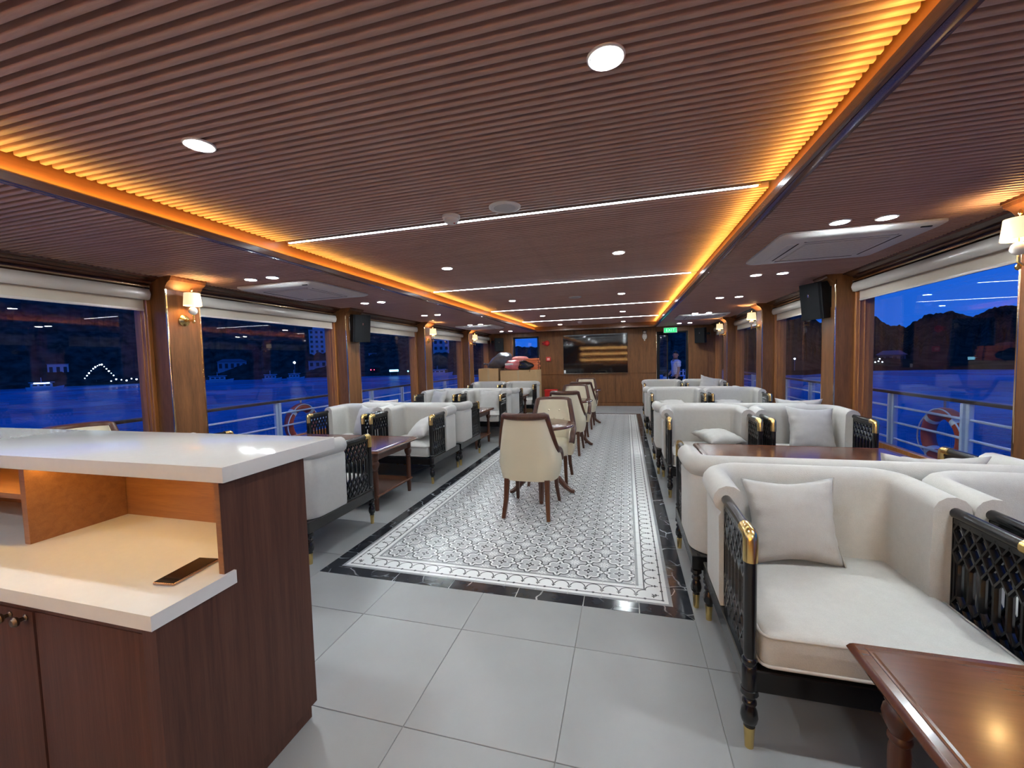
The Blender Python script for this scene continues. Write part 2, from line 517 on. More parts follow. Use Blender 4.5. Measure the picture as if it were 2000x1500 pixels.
for j in range(NY):
    for i in range(11):
        x, y = IX0+0.1+0.2*i, IY0+0.1+0.2*j
        ex, ey = i in (0, 10), j in (0, NY-1)
        if ex and ey:
            q = {(0, 0): 0, (10, 0): 1, (10, NY-1): 2, (0, NY-1): 3}[(i, j)]
            put('border_corner_tile', ct_me, None, inlay, (x, y, 0), (0, 0, q*PI/2))
        elif ex or ey:
            q = 0 if j == 0 else 2 if j == NY-1 else 3 if i == 0 else 1
            put('border_tile', bt_me, None, inlay, (x, y, 0), (0, 0, q*PI/2))
        elif j <= 32: put('patterned_tile', pt_me, None, inlay, (x, y, 0))
        else: rest.append((x, y, 0))
o = put('far_patterned_tiles', joined_tiles(rest, 0.1985, 'far_patterned_tiles'), pattern_m, inlay); o['kind'] = 'stuff'
def marble_piece(pts):
    me = MB()
    cx = sum(p[0] for p in pts)/len(pts); cy = sum(p[1] for p in pts)/len(pts)
    me.poly([(p[0]-cx, p[1]-cy) for p in pts], 'z', -0.006, 0.0)
    put('marble_tile', me.mesh('marble_tile', 0), marble_m, inlay, (cx, cy, 0))
g = 0.0016
for ya, yb, flip in ((RY0, IY0, False), (IY1, RY1, True)):
    cuts = [RX0, -1.49, -1.09, -0.655, -0.252, 0.06, RX1]
    for k in range(len(cuts)-1):
        a, b_ = cuts[k], cuts[k+1]
        ai, bi = (a+0.1 if k == 0 else a), (b_-0.1 if k == len(cuts)-2 else b_)
        o1, i1 = (yb, ya) if flip else (ya, yb)
        marble_piece([(a+g*2, o1), (b_-g*2, o1), (bi-g, i1), (ai+g, i1)])
for xa, xi in ((RX0, IX0), (RX1, IX1)):
    n = 28
    for k in range(n):
        a, b_ = RY0+(RY1-RY0)*k/n, RY0+(RY1-RY0)*(k+1)/n
        ai, bi = (a+0.1 if k == 0 else a), (b_-0.1 if k == n-1 else b_)
        marble_piece([(xa, a+g*2), (xa, b_-g*2), (xi, bi-g), (xi, ai+g)])

# ------------------------------------------------------------------ ceilings
def slat_mesh(length, name):
    prof = [(-0.0122, 0.016), (-0.0120, -0.010), (-0.0108, -0.0138), (-0.0075, -0.0155), (0.0075, -0.0155), (0.0108, -0.0138), (0.0120, -0.010), (0.0122, 0.016)]
    return MB().poly(prof, 'x', -length/2, length/2).mesh(name, 50)
def joined_slats(length, yy, name):
    prof = [(-0.0122, 0.016), (-0.0118, -0.011), (-0.0085, -0.0155), (0.0085, -0.0155), (0.0118, -0.011), (0.0122, 0.016)]
    mb = MB()
    for y in yy: mb.poly([(p+y, q) for p, q in prof], 'x', -length/2, length/2)
    return mb.mesh(name, 50)
PITCH = 0.0417
STRIPS = [2.655+2.48*k for k in range(-2, 4)]
ceiling = struct('ceiling', MB().box(COVL, COVR, YC0, YC1, ZM+0.0305, ZM+0.055), back_m)
L = 0.792+2.535
sm = slat_mesh(L, 'slat'); far = []
y = YC0+0.03
while y < YC1-0.02:
    if min(abs(y-s) for s in STRIPS) > 0.026:
        if -0.3 < y < 6.2: put('slat', sm, slat_m, ceiling, ((0.792-2.535)/2, y, ZM+0.0155))
        else: far.append(y)
    y += PITCH
o = put('far_slats', joined_slats(L, far, 'far_slats'), slat_m, ceiling, ((0.792-2.535)/2, 0, ZM+0.0155)); o['kind'] = 'stuff'
for nm, xa, xb in (('ceiling_left', FL-0.10, LIPL-0.055), ('ceiling_right', LIPR+0.055, FR+0.10)):
    root = struct(nm, MB().box(xa-0.2 if xa < -3 else xa, xb+0.2 if xb > 2 else xb, YN, YB, ZS+0.0305, ZS+0.04), back_m)
    L = xb-xa; sm = slat_mesh(L, 'slat'); far = []
    y = YN+0.03
    while y < YB-0.02:
        if -0.1 < y < 5.2: put('slat', sm, slat_m, root, ((xa+xb)/2, y, ZS+0.0155))
        else: far.append(y)
        y += PITCH
    o = put('far_slats', joined_slats(L, far, 'far_slats'), slat_m, root, ((xa+xb)/2, 0, ZS+0.0155)); o['kind'] = 'stuff'
# cove: lip, ledge, upright board, amber LED
for nm, s, lip, cov in (('trim_1', 1, LIPL, COVL), ('trim_2', -1, LIPR, COVR)):
    t_ = struct(nm, MB().box(lip, lip-s*0.022, YC0, YC1, 2.226, 2.268, 0.003, 1), lip_m)
    put('lip_moulding', MB().poly([(lip-s*a, z) for a, z in ((0.022, 2.226), (0.045, 2.228), (0.055, 2.232), (0.078, 2.238), (0.078, 2.254), (0.0752, 2.254), (0.0752, 2.2338), (0.022, 2.2338))], 'y', YC0, YC1), mould_m, t_)
    put('cove_ledge', MB().box(lip-s*0.022, cov, YC0, YC1, 2.242, 2.2525), cove_m, t_)
    put('cove_board', MB().box(cov, cov-s*0.02, YC0, YC1, 2.2525, ZM+0.05), cove_m, t_)
    put('led_strip', MB().box(lip-s*0.026, lip-s*0.036, YC0+0.05, YC1-0.1, 2.2530, 2.2650), cove_e, t_)
for nm, yy, s in (('trim_3', YC1, 1), ('trim_4', YC0, -1)):
    t_ = struct(nm, MB().box(LIPL-0.07, LIPR+0.07, yy-s*0.09, yy-s*0.068, 2.226, 2.268, 0.003, 1), lip_m)
    put('cove_ledge', MB().box(COVL, COVR, yy-s*0.068, yy+s*0.02, 2.252, 2.262), cove_m, t_)
    put('cove_board', MB().box(COVL, COVR, yy, yy+s*0.02, 2.262, ZM+0.05), cove_m, t_)
    y2 = YB if s > 0 else YN
    put('soffit_board', MB().box(LIPL-0.07, LIPR+0.07, yy-s*0.075, y2, 2.230, 2.252), mould_m, t_)

# ------------------------------------------------------------------ side walls, pillars, windows
def side_wall(sfx, s, F, G):
    # s = +1 for the right-hand wall (outward is +x)
    def bx(mb, a, b_, y0, y1, z0, z1, r=0.0):
        return mb.box(F+s*a, F+s*b_, y0, y1, z0, z1, r, 1)
    D = abs(G-F)
    w = struct('wall_'+sfx, bx(MB(), D-0.13, D+0.05, YN, YB, -0.02, 0.42), wall_m)
    put('header', bx(MB(), D-0.04, D+0.05, YN, YB, 2.10, 2.28), mould_m, w)
    for y0, y1 in PIL:
        p = put('pillar', bx(MB(), 0, D+0.05, y0, y1, 0, ZS+0.004, 0.002), wall_m, w)
        put('cornice', MB().poly([(F+s*a, z) for a, z in ((0.0, 2.14), (-0.012, 2.14), (-0.020, 2.165), (-0.045, 2.195), (-0.080, 2.215), (-0.085, 2.235), (-0.095, 2.235), (-0.095, ZS+0.003), (0.0, ZS+0.003))], 'y', y0-0.008, y1+0.008), wall_m, p)
        for ya in (y0, y1-0.012):
            put('edge_trim', bx(MB(), -0.004, 0.010, ya-0.001, ya+0.013, 0.05, 2.2, 0.002), gold_m, p)
    spans = [(YN, PIL[0][0])] + [(PIL[i][1], PIL[i+1][0]) for i in range(len(PIL)-1)] + [(PIL[-1][1], YB)]
    for k, (y0, y1) in enumerate(spans):
        n = k+1 if s < 0 else k+1+len(spans)
        win = struct('window_%d' % n, bx(MB(), D-0.02, D+0.04, y0, y1, 0.42, 0.49, 0.004), jamb_m)
        for ya, yb, d in ((y0, y0+0.035, 1), (y1-0.035, y1, -1)):
            j = put('jamb', bx(MB(), D-0.125, D+0.04, ya, yb, 0.42, 2.15, 0.003), jamb_m, win)
            mb = MB()
            yy = yb if d > 0 else ya
            bx(mb, D-0.10, D-0.085, yy-0.008, yy+0.008, 0.44, 2.13, 0.004)
            bx(mb, D-0.05, D-0.038, yy-0.006, yy+0.006, 0.44, 2.13, 0.003)
            put('bead', mb, jamb_m, j)
        put('head_rail', bx(MB(), D-0.05, D+0.04, y0, y1, 2.06, 2.15, 0.003), jamb_m, win)
        put('pane', bx(MB(), D-0.004, D+0.004, y0+0.03, y1-0.03, 0.485, 2.07).mesh('pane', 0), glass_m, win)
        m = struct('trim_%d' % (4+n), MB().poly([(F+s*a, z) for a, z in ((0.06, ZS+0.004), (0.065, 2.236), (0.095, 2.232), (0.11, 2.220), (0.15, 2.212), (0.165, 2.196), (0.20, 2.190), (0.215, 2.178), (0.235, 2.178), (0.285, 2.20), (0.285, ZS+0.004))], 'y', y0, y1), mould_m)
        first = 2 if s < 0 else 3
        if k >= first:
            side = 'left' if s < 0 else 'right'
            nth = (['nearest', 'second', 'third', 'fourth', 'fifth and farthest'] if s < 0 else ['nearest', 'second', 'third', 'fourth and farthest'])[k-first]
            b_ = thing('roller_blind', 'rolled-up cream roller blind above the %s window on the %s' % (nth, side), 'blind', (F+s*0.17, (y0+y1)/2, 2.10), 0, 'cream roller blinds above the windows')
            h = (y1-y0)/2-0.03
            prof = []
            for q in range(10):
                a = 2*PI*q/10
                prof.append((0.042*math.cos(a), -0.003+0.052*math.sin(a)))
            put('cassette', MB().poly(prof, 'y', -h, h), cass_m, b_)
            put('top_bar', MB().tube([(s*-0.02, -h, 0.066), (s*-0.02, h, 0.066)], 0.0085, 8), gold_m, b_)
            f_ = put('fabric', MB().box(s*0.028, s*0.032, -h+0.02, h-0.02, -0.135, 0.03), blind_m, b_)
            put('hem_bar', MB().box(s*0.023, s*0.037, -h+0.02, h-0.02, -0.152, -0.130, 0.004), cass_m, f_)
            for e_ in (-h-0.006, h): put('bracket', MB().box(-0.03, 0.03, e_, e_+0.006, -0.05, 0.07), chrome_m, b_)
side_wall('left', -1, FL, GL)
side_wall('right', 1, FR, GR)

# ------------------------------------------------------------------ far bulkhead with window and doorway
DX0, DX1, DZ = 0.90, 1.62, 2.06       # doorway
WX0, WX1, WZ0, WZ1 = -3.34, -2.55, 1.0, 2.11
mb = MB()
for a, b_, z0, z1 in ((GL, WX0, 0, 2.28), (WX0, WX1, 0, WZ0), (WX0, WX1, WZ1, 2.28), (WX1, DX0, 0.0, 2.28), (DX0, DX1, DZ, 2.28), (DX1, GR, 0, 2.28)):
    mb.box(a, b_, YB, YB+0.10, z0, z1)
wf = struct('wall_far', mb, wall_m)
cuts = [-2.5, -1.435, -0.292, 0.85]
for a, b_ in zip(cuts, cuts[1:]):
    put('panel', MB().box(a+0.006, b_-0.006, YB-0.014, YB+0.01, 0.10, 0.94, 0.003, 1), wall_m, wf)
    put('panel', MB().box(a+0.006, b_-0.006, YB-0.014, YB+0.01, 0.952, 2.235, 0.003, 1), wall_m, wf)
for a, b_ in ((1.68, 2.19), (-3.97, -3.40)):
    put('panel', MB().box(a+0.006, b_-0.006, YB-0.014, YB+0.01, 0.10, 2.235, 0.003, 1), wall_m, wf)
bb = struct('baseboard_far', MB().box(-3.97, 0.86, YB-0.03, YB, 0, 0.085, 0.004, 1), wall_m)
wn = struct('window_15', MB().box(WX0-0.01, WX0+0.04, YB-0.03, YB+0.05, WZ0, WZ1, 0.004, 1).box(WX1-0.04, WX1+0.01, YB-0.03, YB+0.05, WZ0, WZ1, 0.004, 1)
            .box(WX0, WX1, YB-0.03, YB+0.05, WZ1-0.04, WZ1+0.01, 0.004, 1).box(WX0, WX1, YB-0.03, YB+0.05, WZ0-0.01, WZ0+0.04, 0.004, 1), blackp_m)
put('pane', MB().box(WX0+0.03, WX1-0.03, YB, YB+0.008, WZ0+0.03, WZ1-0.03).mesh('pane', 0), glass_m, wn)
for e_ in (WX1+0.010, WX0-0.022): put('edge_trim', MB().box(e_, e_+0.012, YB-0.034, YB, WZ0, WZ1, 0.002, 1), gold_m, wn)
dr = struct('door_1', MB().box(DX0-0.05, DX0, YB-0.03, YB+0.12, 0, DZ+0.05, 0.004, 1).box(DX1, DX1+0.05, YB-0.03, YB+0.12, 0, DZ+0.05, 0.004, 1)
            .box(DX0, DX1, YB-0.03, YB+0.12, DZ, DZ+0.05, 0.004, 1), blackp_m)
for e_ in (DX0-0.064, DX1+0.05): put('edge_trim', MB().box(e_, e_+0.014, YB-0.034, YB, 0, DZ+0.06, 0.002, 1), gold_m, dr)
lf = put('sliding_leaf', MB().box(DX0, DX0+0.035, YB+0.06, YB+0.10, 0, DZ, 0.003, 1).box(DX0+0.225, DX0+0.26, YB+0.06, YB+0.10, 0, DZ, 0.003, 1)
         .box(DX0, DX0+0.26, YB+0.06, YB+0.10, 0, 0.08, 0.003, 1).box(DX0, DX0+0.26, YB+0.06, YB+0.10, DZ-0.05, DZ, 0.003, 1), blackp_m, dr)
put('pane', MB().box(DX0+0.03, DX0+0.23, YB+0.076, YB+0.084, 0.07, DZ-0.04).mesh('pane', 0), glass_m, lf)
# bulkhead behind the camera
struct('wall_near', MB().box(GL, GR, YN-0.1, YN, 0, 2.28), wall_m)
t_ = thing('back_bar', 'wooden back bar with warm lit shelves along the wall behind the camera', 'bar', (-1.2, YN, 0))
put('cabinet', MB().box(-1.7, 1.7, 0, 0.42, 0, 0.92, 0.005, 1), wall_m, t_)
put('bar_top', MB().box(-1.74, 1.74, 0, 0.46, 0.92, 0.96, 0.006, 1), quartz_m, t_)
warm_e = emit('bar_led', (1.0, 0.58, 0.20), 170.0)
for z in (1.30, 1.68, 2.06):
    sh_ = put('shelf', MB().box(-1.7, 1.7, 0, 0.26, z, z+0.03, 0.003, 1), jamb_m, t_)
    put('led_strip', MB().box(-1.66, 1.66, 0.235, 0.247, z-0.006, z), warm_e, sh_)

# ------------------------------------------------------------------ lamps in the ceilings
def downlight(x, y, z, label, group):
    t_ = thing('recessed_downlight', label, 'ceiling light', (x, y, z), 0, group)
    put('rim', dl_rim, white_m, t_)
    put('lens', dl_lens, down_e, t_)
dl_rim = MB().lathe([(0.052, 0.004), (0.060, 0.0), (0.060, -0.004), (0.055, -0.007), (0.052, -0.006)], 24).mesh('rim')
dl_lens = MB().lathe([(0.0, -0.008), (0.030, -0.0075), (0.046, -0.006), (0.052, -0.004), (0.052, 0.0), (0.0, 0.0)], 20).mesh('lens')
for m_ in (dl_rim,): m_.materials.append(white_m)
dl_lens.materials.append(down_e)
ORD = ['nearest', 'second', 'third', 'fourth', 'farthest']
for k, y in enumerate([-3.0+1.9, 1.385, 3.89, 6.37, 8.85, 11.3]):
    for x, sd in ((-1.72, 'left'), (-0.05, 'right')):
        if k == 0: lab = 'recessed downlight in the central ceiling behind the camera, %s of the pair' % sd
        else: lab = 'bright recessed downlight, %s one of the %s pair in the central slatted ceiling' % (sd, ORD[k-1])
        downlight(x, y, ZM, lab, 'downlights of the central ceiling')
for sd, xs_ in (('left', (-3.42, -3.165)), ('right', (1.335, 1.585))):
    for k, y in enumerate([-0.5, 1.36, 3.17, 4.95, 6.68, 8.9, 11.4]):
        for q, x in enumerate(xs_):
            pos = ('window' if (q == 0) == (sd == 'left') else 'aisle')
            if k == 0: lab = 'recessed downlight in the %s side ceiling behind the camera, %s side one' % (sd, pos)
            elif k == 1: lab = 'recessed downlight in the %s side ceiling just beyond the picture edge, %s side one' % (sd, pos)
            else: lab = 'small recessed downlight, %s side one of the %s pair in the %s side ceiling' % (pos, ORD[k-2], sd)
            downlight(x, y, ZS, lab, 'paired downlights of the side ceilings')
for k, y in enumerate(STRIPS):
    if k == 0: continue
    lab = 'cold white light strip across the ceiling, ' + ['', 'just behind the camera', 'nearest of four in view', 'second of four in view', 'third of four in view', 'farthest of four in view'][k]
    t_ = thing('light_strip', lab, 'ceiling light', (-0.865, y, ZM), 0, 'white light strips of the central ceiling')
    for e_ in (-0.019, 0.011): put('channel_edge', MB().box(-1.62, 1.60, e_, e_+0.008, -0.002, 0.016), chrome_m, t_)
    put('diffuser', MB().box(-1.61, 1.59, -0.011, 0.011, -0.004, 0.010, 0.003, 1), strip_e, t_)
def round_speaker(x, y, label):
    t_ = thing('ceiling_speaker', label, 'speaker', (x, y, ZM))
    put('ring', MB().lathe([(0.078, 0.002), (0.098, 0.0), (0.098, -0.006), (0.082, -0.012), (0.078, -0.010)], 32), white_m, t_)
    put('grille', MB().lathe([(0.0, -0.012), (0.05, -0.0115), (0.079, -0.009), (0.079, 0.0), (0.0, 0.0)], 28), grille_m, t_)
round_speaker(-0.705, 2.49, 'round white flush ceiling speaker before the nearest light strip')
round_speaker(-0.74, 6.43, 'small distant white ceiling speaker between the second and third light strips')
def smoke(x, y, label):
    t_ = thing('smoke_detector', label, 'smoke detector', (x, y, ZM))
    put('base', MB().lathe([(0.0, 0.0), (0.058, 0.0), (0.058, -0.014), (0.052, -0.020), (0.0, -0.020)], 24), white_m, t_)
    put('head', MB().lathe([(0.0, -0.02), (0.046, -0.02), (0.046, -0.036), (0.036, -0.046), (0.0, -0.048)], 24), white_m, t_)
    put('indicator', MB().lathe([(0.0, -0.052), (0.006, -0.050), (0.006, -0.046), (0.0, -0.046)], 8, (0.02, 0, 0)), red_m, t_)
smoke(-1.077, 2.53, 'white domed smoke detector beside the round speaker')
smoke(-1.12, 10.7, 'small white smoke detector on the far ceiling above the screen')

# ------------------------------------------------------------------ ceiling air conditioners
def aircon(x, y, label):
    t_ = thing('ceiling_air_conditioner', label, 'air conditioner', (x, y, ZS), 0, 'white ceiling cassette air conditioners')
    rings = []
    for hw, z, r in ((0.475, -0.002, 0.05), (0.475, -0.016, 0.05), (0.455, -0.030, 0.06), (0.40, -0.040, 0.05)):
        ring = []
        for cx, cy, a0 in ((hw-r, hw-r, 0), (-hw+r, hw-r, PI/2), (-hw+r, -hw+r, PI), (hw-r, -hw+r, 1.5*PI)):
            for q in range(5):
                a = a0+q*PI/8
                ring.append((cx+r*math.cos(a), cy+r*math.sin(a), z))
        rings.append(ring)
    put('panel', MB().loops(rings), white_m, t_)
    gr = MB().box(-0.26, 0.26, -0.26, 0.26, -0.046, -0.039, 0.004, 1)
    g_ = put('intake_grille', gr, grille_m, t_)
    mb = MB()
    for q in range(13):
        u = -0.234+q*0.039
        mb.box(-0.25, 0.25, u-0.010, u+0.010, -0.0475, -0.045)
    put('grille_bars', mb, white_m, g_)
    for a in range(4):
        f_ = put('outlet_flap', MB().box(-0.27, 0.27, 0.315, 0.375, -0.043, -0.037, 0.003, 1), white_m, t_, rot=(0, 0, a*PI/2))
        put('outlet_slot', MB().box(-0.28, 0.28, 0.302, 0.314, -0.0415, -0.039), blackp_m, f_)
    put('sensor', MB().box(0.33, 0.39, -0.445, -0.43, -0.040, -0.033, 0.002, 1), blackp_m, t_)
aircon(1.53, 3.79, 'large white ceiling air conditioner nearest on the right')
aircon(-3.40, 3.87, 'large white ceiling air conditioner nearest on the left')
aircon(1.53, 9.50, 'far white ceiling air conditioner on the right near the doorway')
aircon(-3.40, 9.55, 'far white ceiling air conditioner on the left above the cartons')

# ------------------------------------------------------------------ wall sconces on the pillars
sc_plate = MB().lathe([(0.0, 0.0), (0.052, 0.0), (0.052, 0.008), (0.040, 0.018), (0.016, 0.024), (0.012, 0.05), (0.0, 0.05)], 24, (0, 0, 0), 'x').mesh('base_plate')
sc_arm = MB().tube([(0.04, 0, 0), (0.075, 0, -0.004), (0.105, 0, -0.004), (0.12, 0, 0.010), (0.12, 0, 0.05)], 0.008, 10).lathe([(0.0, -0.035), (0.010, -0.028), (0.014, -0.015), (0.010, -0.004), (0.0, 0.0)], 12, (0.12, 0, 0)).mesh('arm')
sc_ball = MB().lathe([(0.001, 0.045)]+[(0.036*math.sin(PI*q/10), 0.083-0.036*math.cos(PI*q/10)) for q in range(1, 10)]+[(0.001, 0.12)], 20, (0.12, 0, 0)).mesh('glass_ball')
sc_shade = MB().loops([[(0.12+r*math.cos(2*PI*k/28), r*math.sin(2*PI*k/28), z) for k in range(28)] for r, z in ((0.072, 0.13), (0.062, 0.245), (0.059, 0.245), (0.069, 0.13))], wrap=True).mesh('shade')
sc_bulb = MB().lathe([(0.0, 0.15), (0.012, 0.155), (0.020, 0.185), (0.016, 0.215), (0.0, 0.235)], 12, (0.12, 0, 0)).mesh('bulb')
sc_fin = MB().lathe([(0.003, 0.12), (0.003, 0.262), (0.009, 0.268), (0.010, 0.280), (0.004, 0.292), (0.0, 0.295)], 10, (0.12, 0, 0)).mesh('finial')
glassball_m = plain('milk_glass', (0.85, 0.82, 0.76), 0.08, spec=0.6, coat=0.5)
for k, (x, y, rz, lab) in enumerate([
    (FL, 2.94, 0, 'brass wall lamp with glowing cream shade on the nearest left pillar'),
    (FL, 7.90, 0, 'brass wall lamp with glowing shade on the third left pillar'),
    (FL, 10.38, 0, 'brass wall lamp with glowing shade on the farthest left pillar'),
    (FR, 2.94, PI, 'brass wall lamp with glowing shade cut off by the right picture edge'),
    (FR, 7.90, PI, 'brass wall lamp with glowing shade on the middle right pillar'),
    (FR, 10.38, PI, 'brass wall lamp with glowing shade on the farthest right pillar')]):
    t_ = thing('wall_sconce', lab, 'wall lamp', (x, y, 1.87), rz, 'brass wall lamps on the pillars')
    put('base_plate', sc_plate, brass_m, t_); a_ = put('arm', sc_arm, brass_m, t_)
    put('glass_ball', sc_ball, glassball_m, a_); put('finial', sc_fin, brass_m, a_)
    put('shade', sc_shade, shade_e, t_); put('bulb', sc_bulb, bulb_e, t_)

# ------------------------------------------------------------------ wall speakers
def wall_speaker(x, y, z, rz, tilt, label, wallx):
    t_ = thing('wall_speaker', label, 'speaker', (x, y, z), rz, 'black loudspeakers on the walls')
    R = (tilt, 0, 0)
    put('cabinet', MB().poly([(-0.135, 0.0), (0.135, 0.0), (0.10, 0.24), (-0.10, 0.24)], 'z', -0.20, 0.20).box(-0.137, 0.137, -0.004, 0.012, -0.203, 0.203, 0.004, 1), blackp_m, t_, rot=R)
    gpts = [(-0.128, 0.0), (0.128, 0.0), (0.118, -0.022), (0.06, -0.034), (-0.06, -0.034), (-0.118, -0.022)]
    g_ = put('front_grille', MB().poly(gpts, 'z', -0.196, 0.196), grillb_m, t_, rot=R)
    put('badge', MB().box(-0.010, 0.010, -0.038, -0.033, 0.05, 0.085, 0.002, 1), chrome_m, g_)
    return t_
def bracket(x, y, z, s, label):
    t_ = thing('speaker_bracket', label, 'bracket', (x, y, z))
    put('wall_plate', MB().box(0, s*0.006, -0.07, 0.07, -0.12, 0.12, 0.002, 1), chrome_m, t_)
    put('arm', MB().tube([(s*0.006, 0, 0), (s*0.03, 0, 0), (s*0.055, 0, 0.0), (s*0.085, 0, 0.0)], [0.014, 0.034, 0.034, 0.014], 8), blackp_m, t_)
wall_speaker(-3.80, 5.40, 1.95, 1.10, 0.12, 'black loudspeaker on the second left pillar', FL)
bracket(FL, 5.42, 2.03, 1, 'metal bracket holding the loudspeaker on the second left pillar')
wall_speaker(2.02, 5.42, 1.985, -1.12, 0.12, 'black loudspeaker on the nearest right pillar', FR)
bracket(FR, 5.42, 2.03, -1, 'metal bracket holding the loudspeaker on the nearest right pillar')
wall_speaker(1.93, 12.10, 1.95, -0.45, 0.10, 'black loudspeaker in the far right corner beside the doorway', FR)
bracket(FR, 12.15, 2.0, -1, 'metal bracket holding the loudspeaker in the far right corner')
wall_speaker(-3.72, 12.10, 1.90, 0.30, 0.06, 'black loudspeaker in the far left corner above the cartons', FL)
bracket(FL, 12.15, 2.0, 1, 'metal bracket holding the loudspeaker in the far left corner')

# ------------------------------------------------------------------ far wall fittings
t_ = thing('television', 'large black wall-mounted television on the far wooden wall', 'television', (-0.868, YB-0.024, 1.545))
put('back_case', MB().box(-0.91, 0.91, -0.030, 0.004, -0.54, 0.54, 0.01, 2), blackp_m, t_)
scr_m = plain('screen_glass', (0.006, 0.006, 0.008), 0.05, spec=0.6)
put('screen', MB().box(-0.925, 0.925, -0.045, -0.030, -0.565, 0.57, 0.003, 1), scr_m, t_)
put('bottom_bezel', MB().box(-0.928, 0.928, -0.050, -0.028, -0.585, -0.565, 0.003, 1), chrome_m, t_)
put('label_sticker', MB().box(-0.915, -0.862, -0.047, -0.0445, -0.56, -0.47, 0.0005, 1), white_m, t_)
t_ = thing('exit_sign', 'lit green exit sign hanging above the far doorway', 'sign', (1.19, 12.15, 2.235))
for e_ in (-0.12, 0.12): put('hanger', MB().tube([(e_, 0, 0), (e_, 0, -0.04)], 0.004, 6), chrome_m, t_)
put('case', MB().box(-0.175, 0.175, -0.012, 0.012, -0.18, -0.035, 0.004, 1), white_m, t_)
f_ = put('face', MB().box(-0.162, 0.162, -0.0145, -0.011, -0.17, -0.045), emit('exit_green', (0.005, 0.62, 0.16), 1.1), t_)
cu = bpy.data.curves.new('exit_text', 'FONT'); cu.body = 'EXIT'; cu.size = 0.115; cu.align_x = 'CENTER'; cu.align_y = 'CENTER'; cu.extrude = 0.0008
cu.materials.append(emit('exit_white', (0.42, 1.0, 0.62), 0.9))
to = bpy.data.objects.new('lettering', cu); COL.objects.link(to)
bpy.context.view_layer.update()
lm_ = bpy.data.meshes.new_from_object(to.evaluated_get(bpy.context.evaluated_depsgraph_get()))
bpy.data.objects.remove(to)
put('lettering', lm_, None, f_, (0.0, -0.0155, -0.108), (PI/2, 0, 0))
# owl-shaped wall clock
t_ = thing('owl_clock', 'small pale owl-shaped clock on the wall left of the doorway', 'clock', (0.525, YB-0.014, 2.03))
clay_m = plain('pale_resin', (0.52, 0.46, 0.40), 0.6, var=0.25, vscale=60)
dark_m = plain('dark_resin', (0.06, 0.035, 0.025), 0.5)
def disc_y(mb, x, z, rx, rz, y0, y1, n=20):
    return mb.loops([[(x+rx*math.cos(2*PI*k/n)*f, yy, z+rz*math.sin(2*PI*k/n)*f) for k in range(n)] for yy, f in ((y0, 1.0), (y1+0.006, 1.0), (y1, 0.8))])
put('body', disc_y(MB(), 0, -0.035, 0.062, 0.095, 0.0, -0.035), clay_m, t_)
hd = put('head', disc_y(MB(), 0, 0.085, 0.058, 0.052, 0.0, -0.045), dark_m, t_)
put('face_disc', disc_y(MB(), 0, 0.080, 0.036, 0.032, -0.044, -0.052), clay_m, hd)
put('ear', MB().loops([[(-0.055, 0, 0.11), (-0.03, 0, 0.13), (-0.04, -0.03, 0.115)], [(-0.062, 0, 0.155), (-0.058, 0, 0.157), (-0.058, -0.01, 0.155)]]), dark_m, hd)
put('ear', MB().loops([[(0.055, 0, 0.11), (0.03, 0, 0.13), (0.04, -0.03, 0.115)], [(0.062, 0, 0.155), (0.058, 0, 0.157), (0.058, -0.01, 0.155)]]), dark_m, hd)
put('dial', disc_y(MB(), 0, -0.03, 0.036, 0.036, -0.034, -0.042), plain('dial_cream', (0.62, 0.57, 0.50), 0.4), t_)
put('tail', MB().box(-0.016, 0.016, -0.02, 0, -0.165, -0.12, 0.005, 1), clay_m, t_)
for s_ in (-1, 1): put('wing', disc_y(MB(), s_*0.058, -0.045, 0.016, 0.07, 0.0, -0.028), dark_m, t_)
# fire alarm bell and call point
t_ = thing('fire_alarm_bell', 'round red fire alarm bell high on the far wall', 'alarm bell', (-2.30, YB-0.014, 1.90))
put('backplate', MB().box(-0.13, 0.05, -0.02, 0, -0.05, 0.05, 0.006, 1), red_m, t_)
put('gong', MB().lathe([(0.0, -0.075), (0.03, -0.073), (0.065, -0.055), (0.082, -0.03), (0.084, -0.02), (0.0, -0.02)], 28, (0.01, 0, 0), 'y'), red_m, t_)
put('striker_case', MB().lathe([(0.0, -0.05), (0.028, -0.045), (0.032, -0.0), (0.0, 0.0)], 16, (-0.115, 0, 0), 'y'), plain('dark_red', (0.20, 0.01, 0.012), 0.4), t_)
t_ = thing('fire_call_point', 'small red fire call point low on the far wall beneath the bell', 'call point', (-2.25, YB-0.014, 1.42))
put('case', MB().box(-0.07, 0.07, -0.05, 0, -0.065, 0.065, 0.012, 2), red_m, t_)
put('push_plate', MB().box(-0.04, 0.04, -0.055, -0.048, -0.04, 0.035, 0.003, 1), plain('pale_red', (0.72, 0.30, 0.26), 0.4), t_)
t_ = thing('red_box', 'red box standing on the floor by the far wall behind the dining chairs', 'box', (-2.10, 11.85, 0))
put('case', MB().box(-0.17, 0.17, -0.13, 0.13, 0.0, 0.50, 0.012, 2), red_m, t_)
put('lid', MB().box(-0.18, 0.18, -0.14, 0.14, 0.50, 0.54, 0.01, 2), red_m, t_)

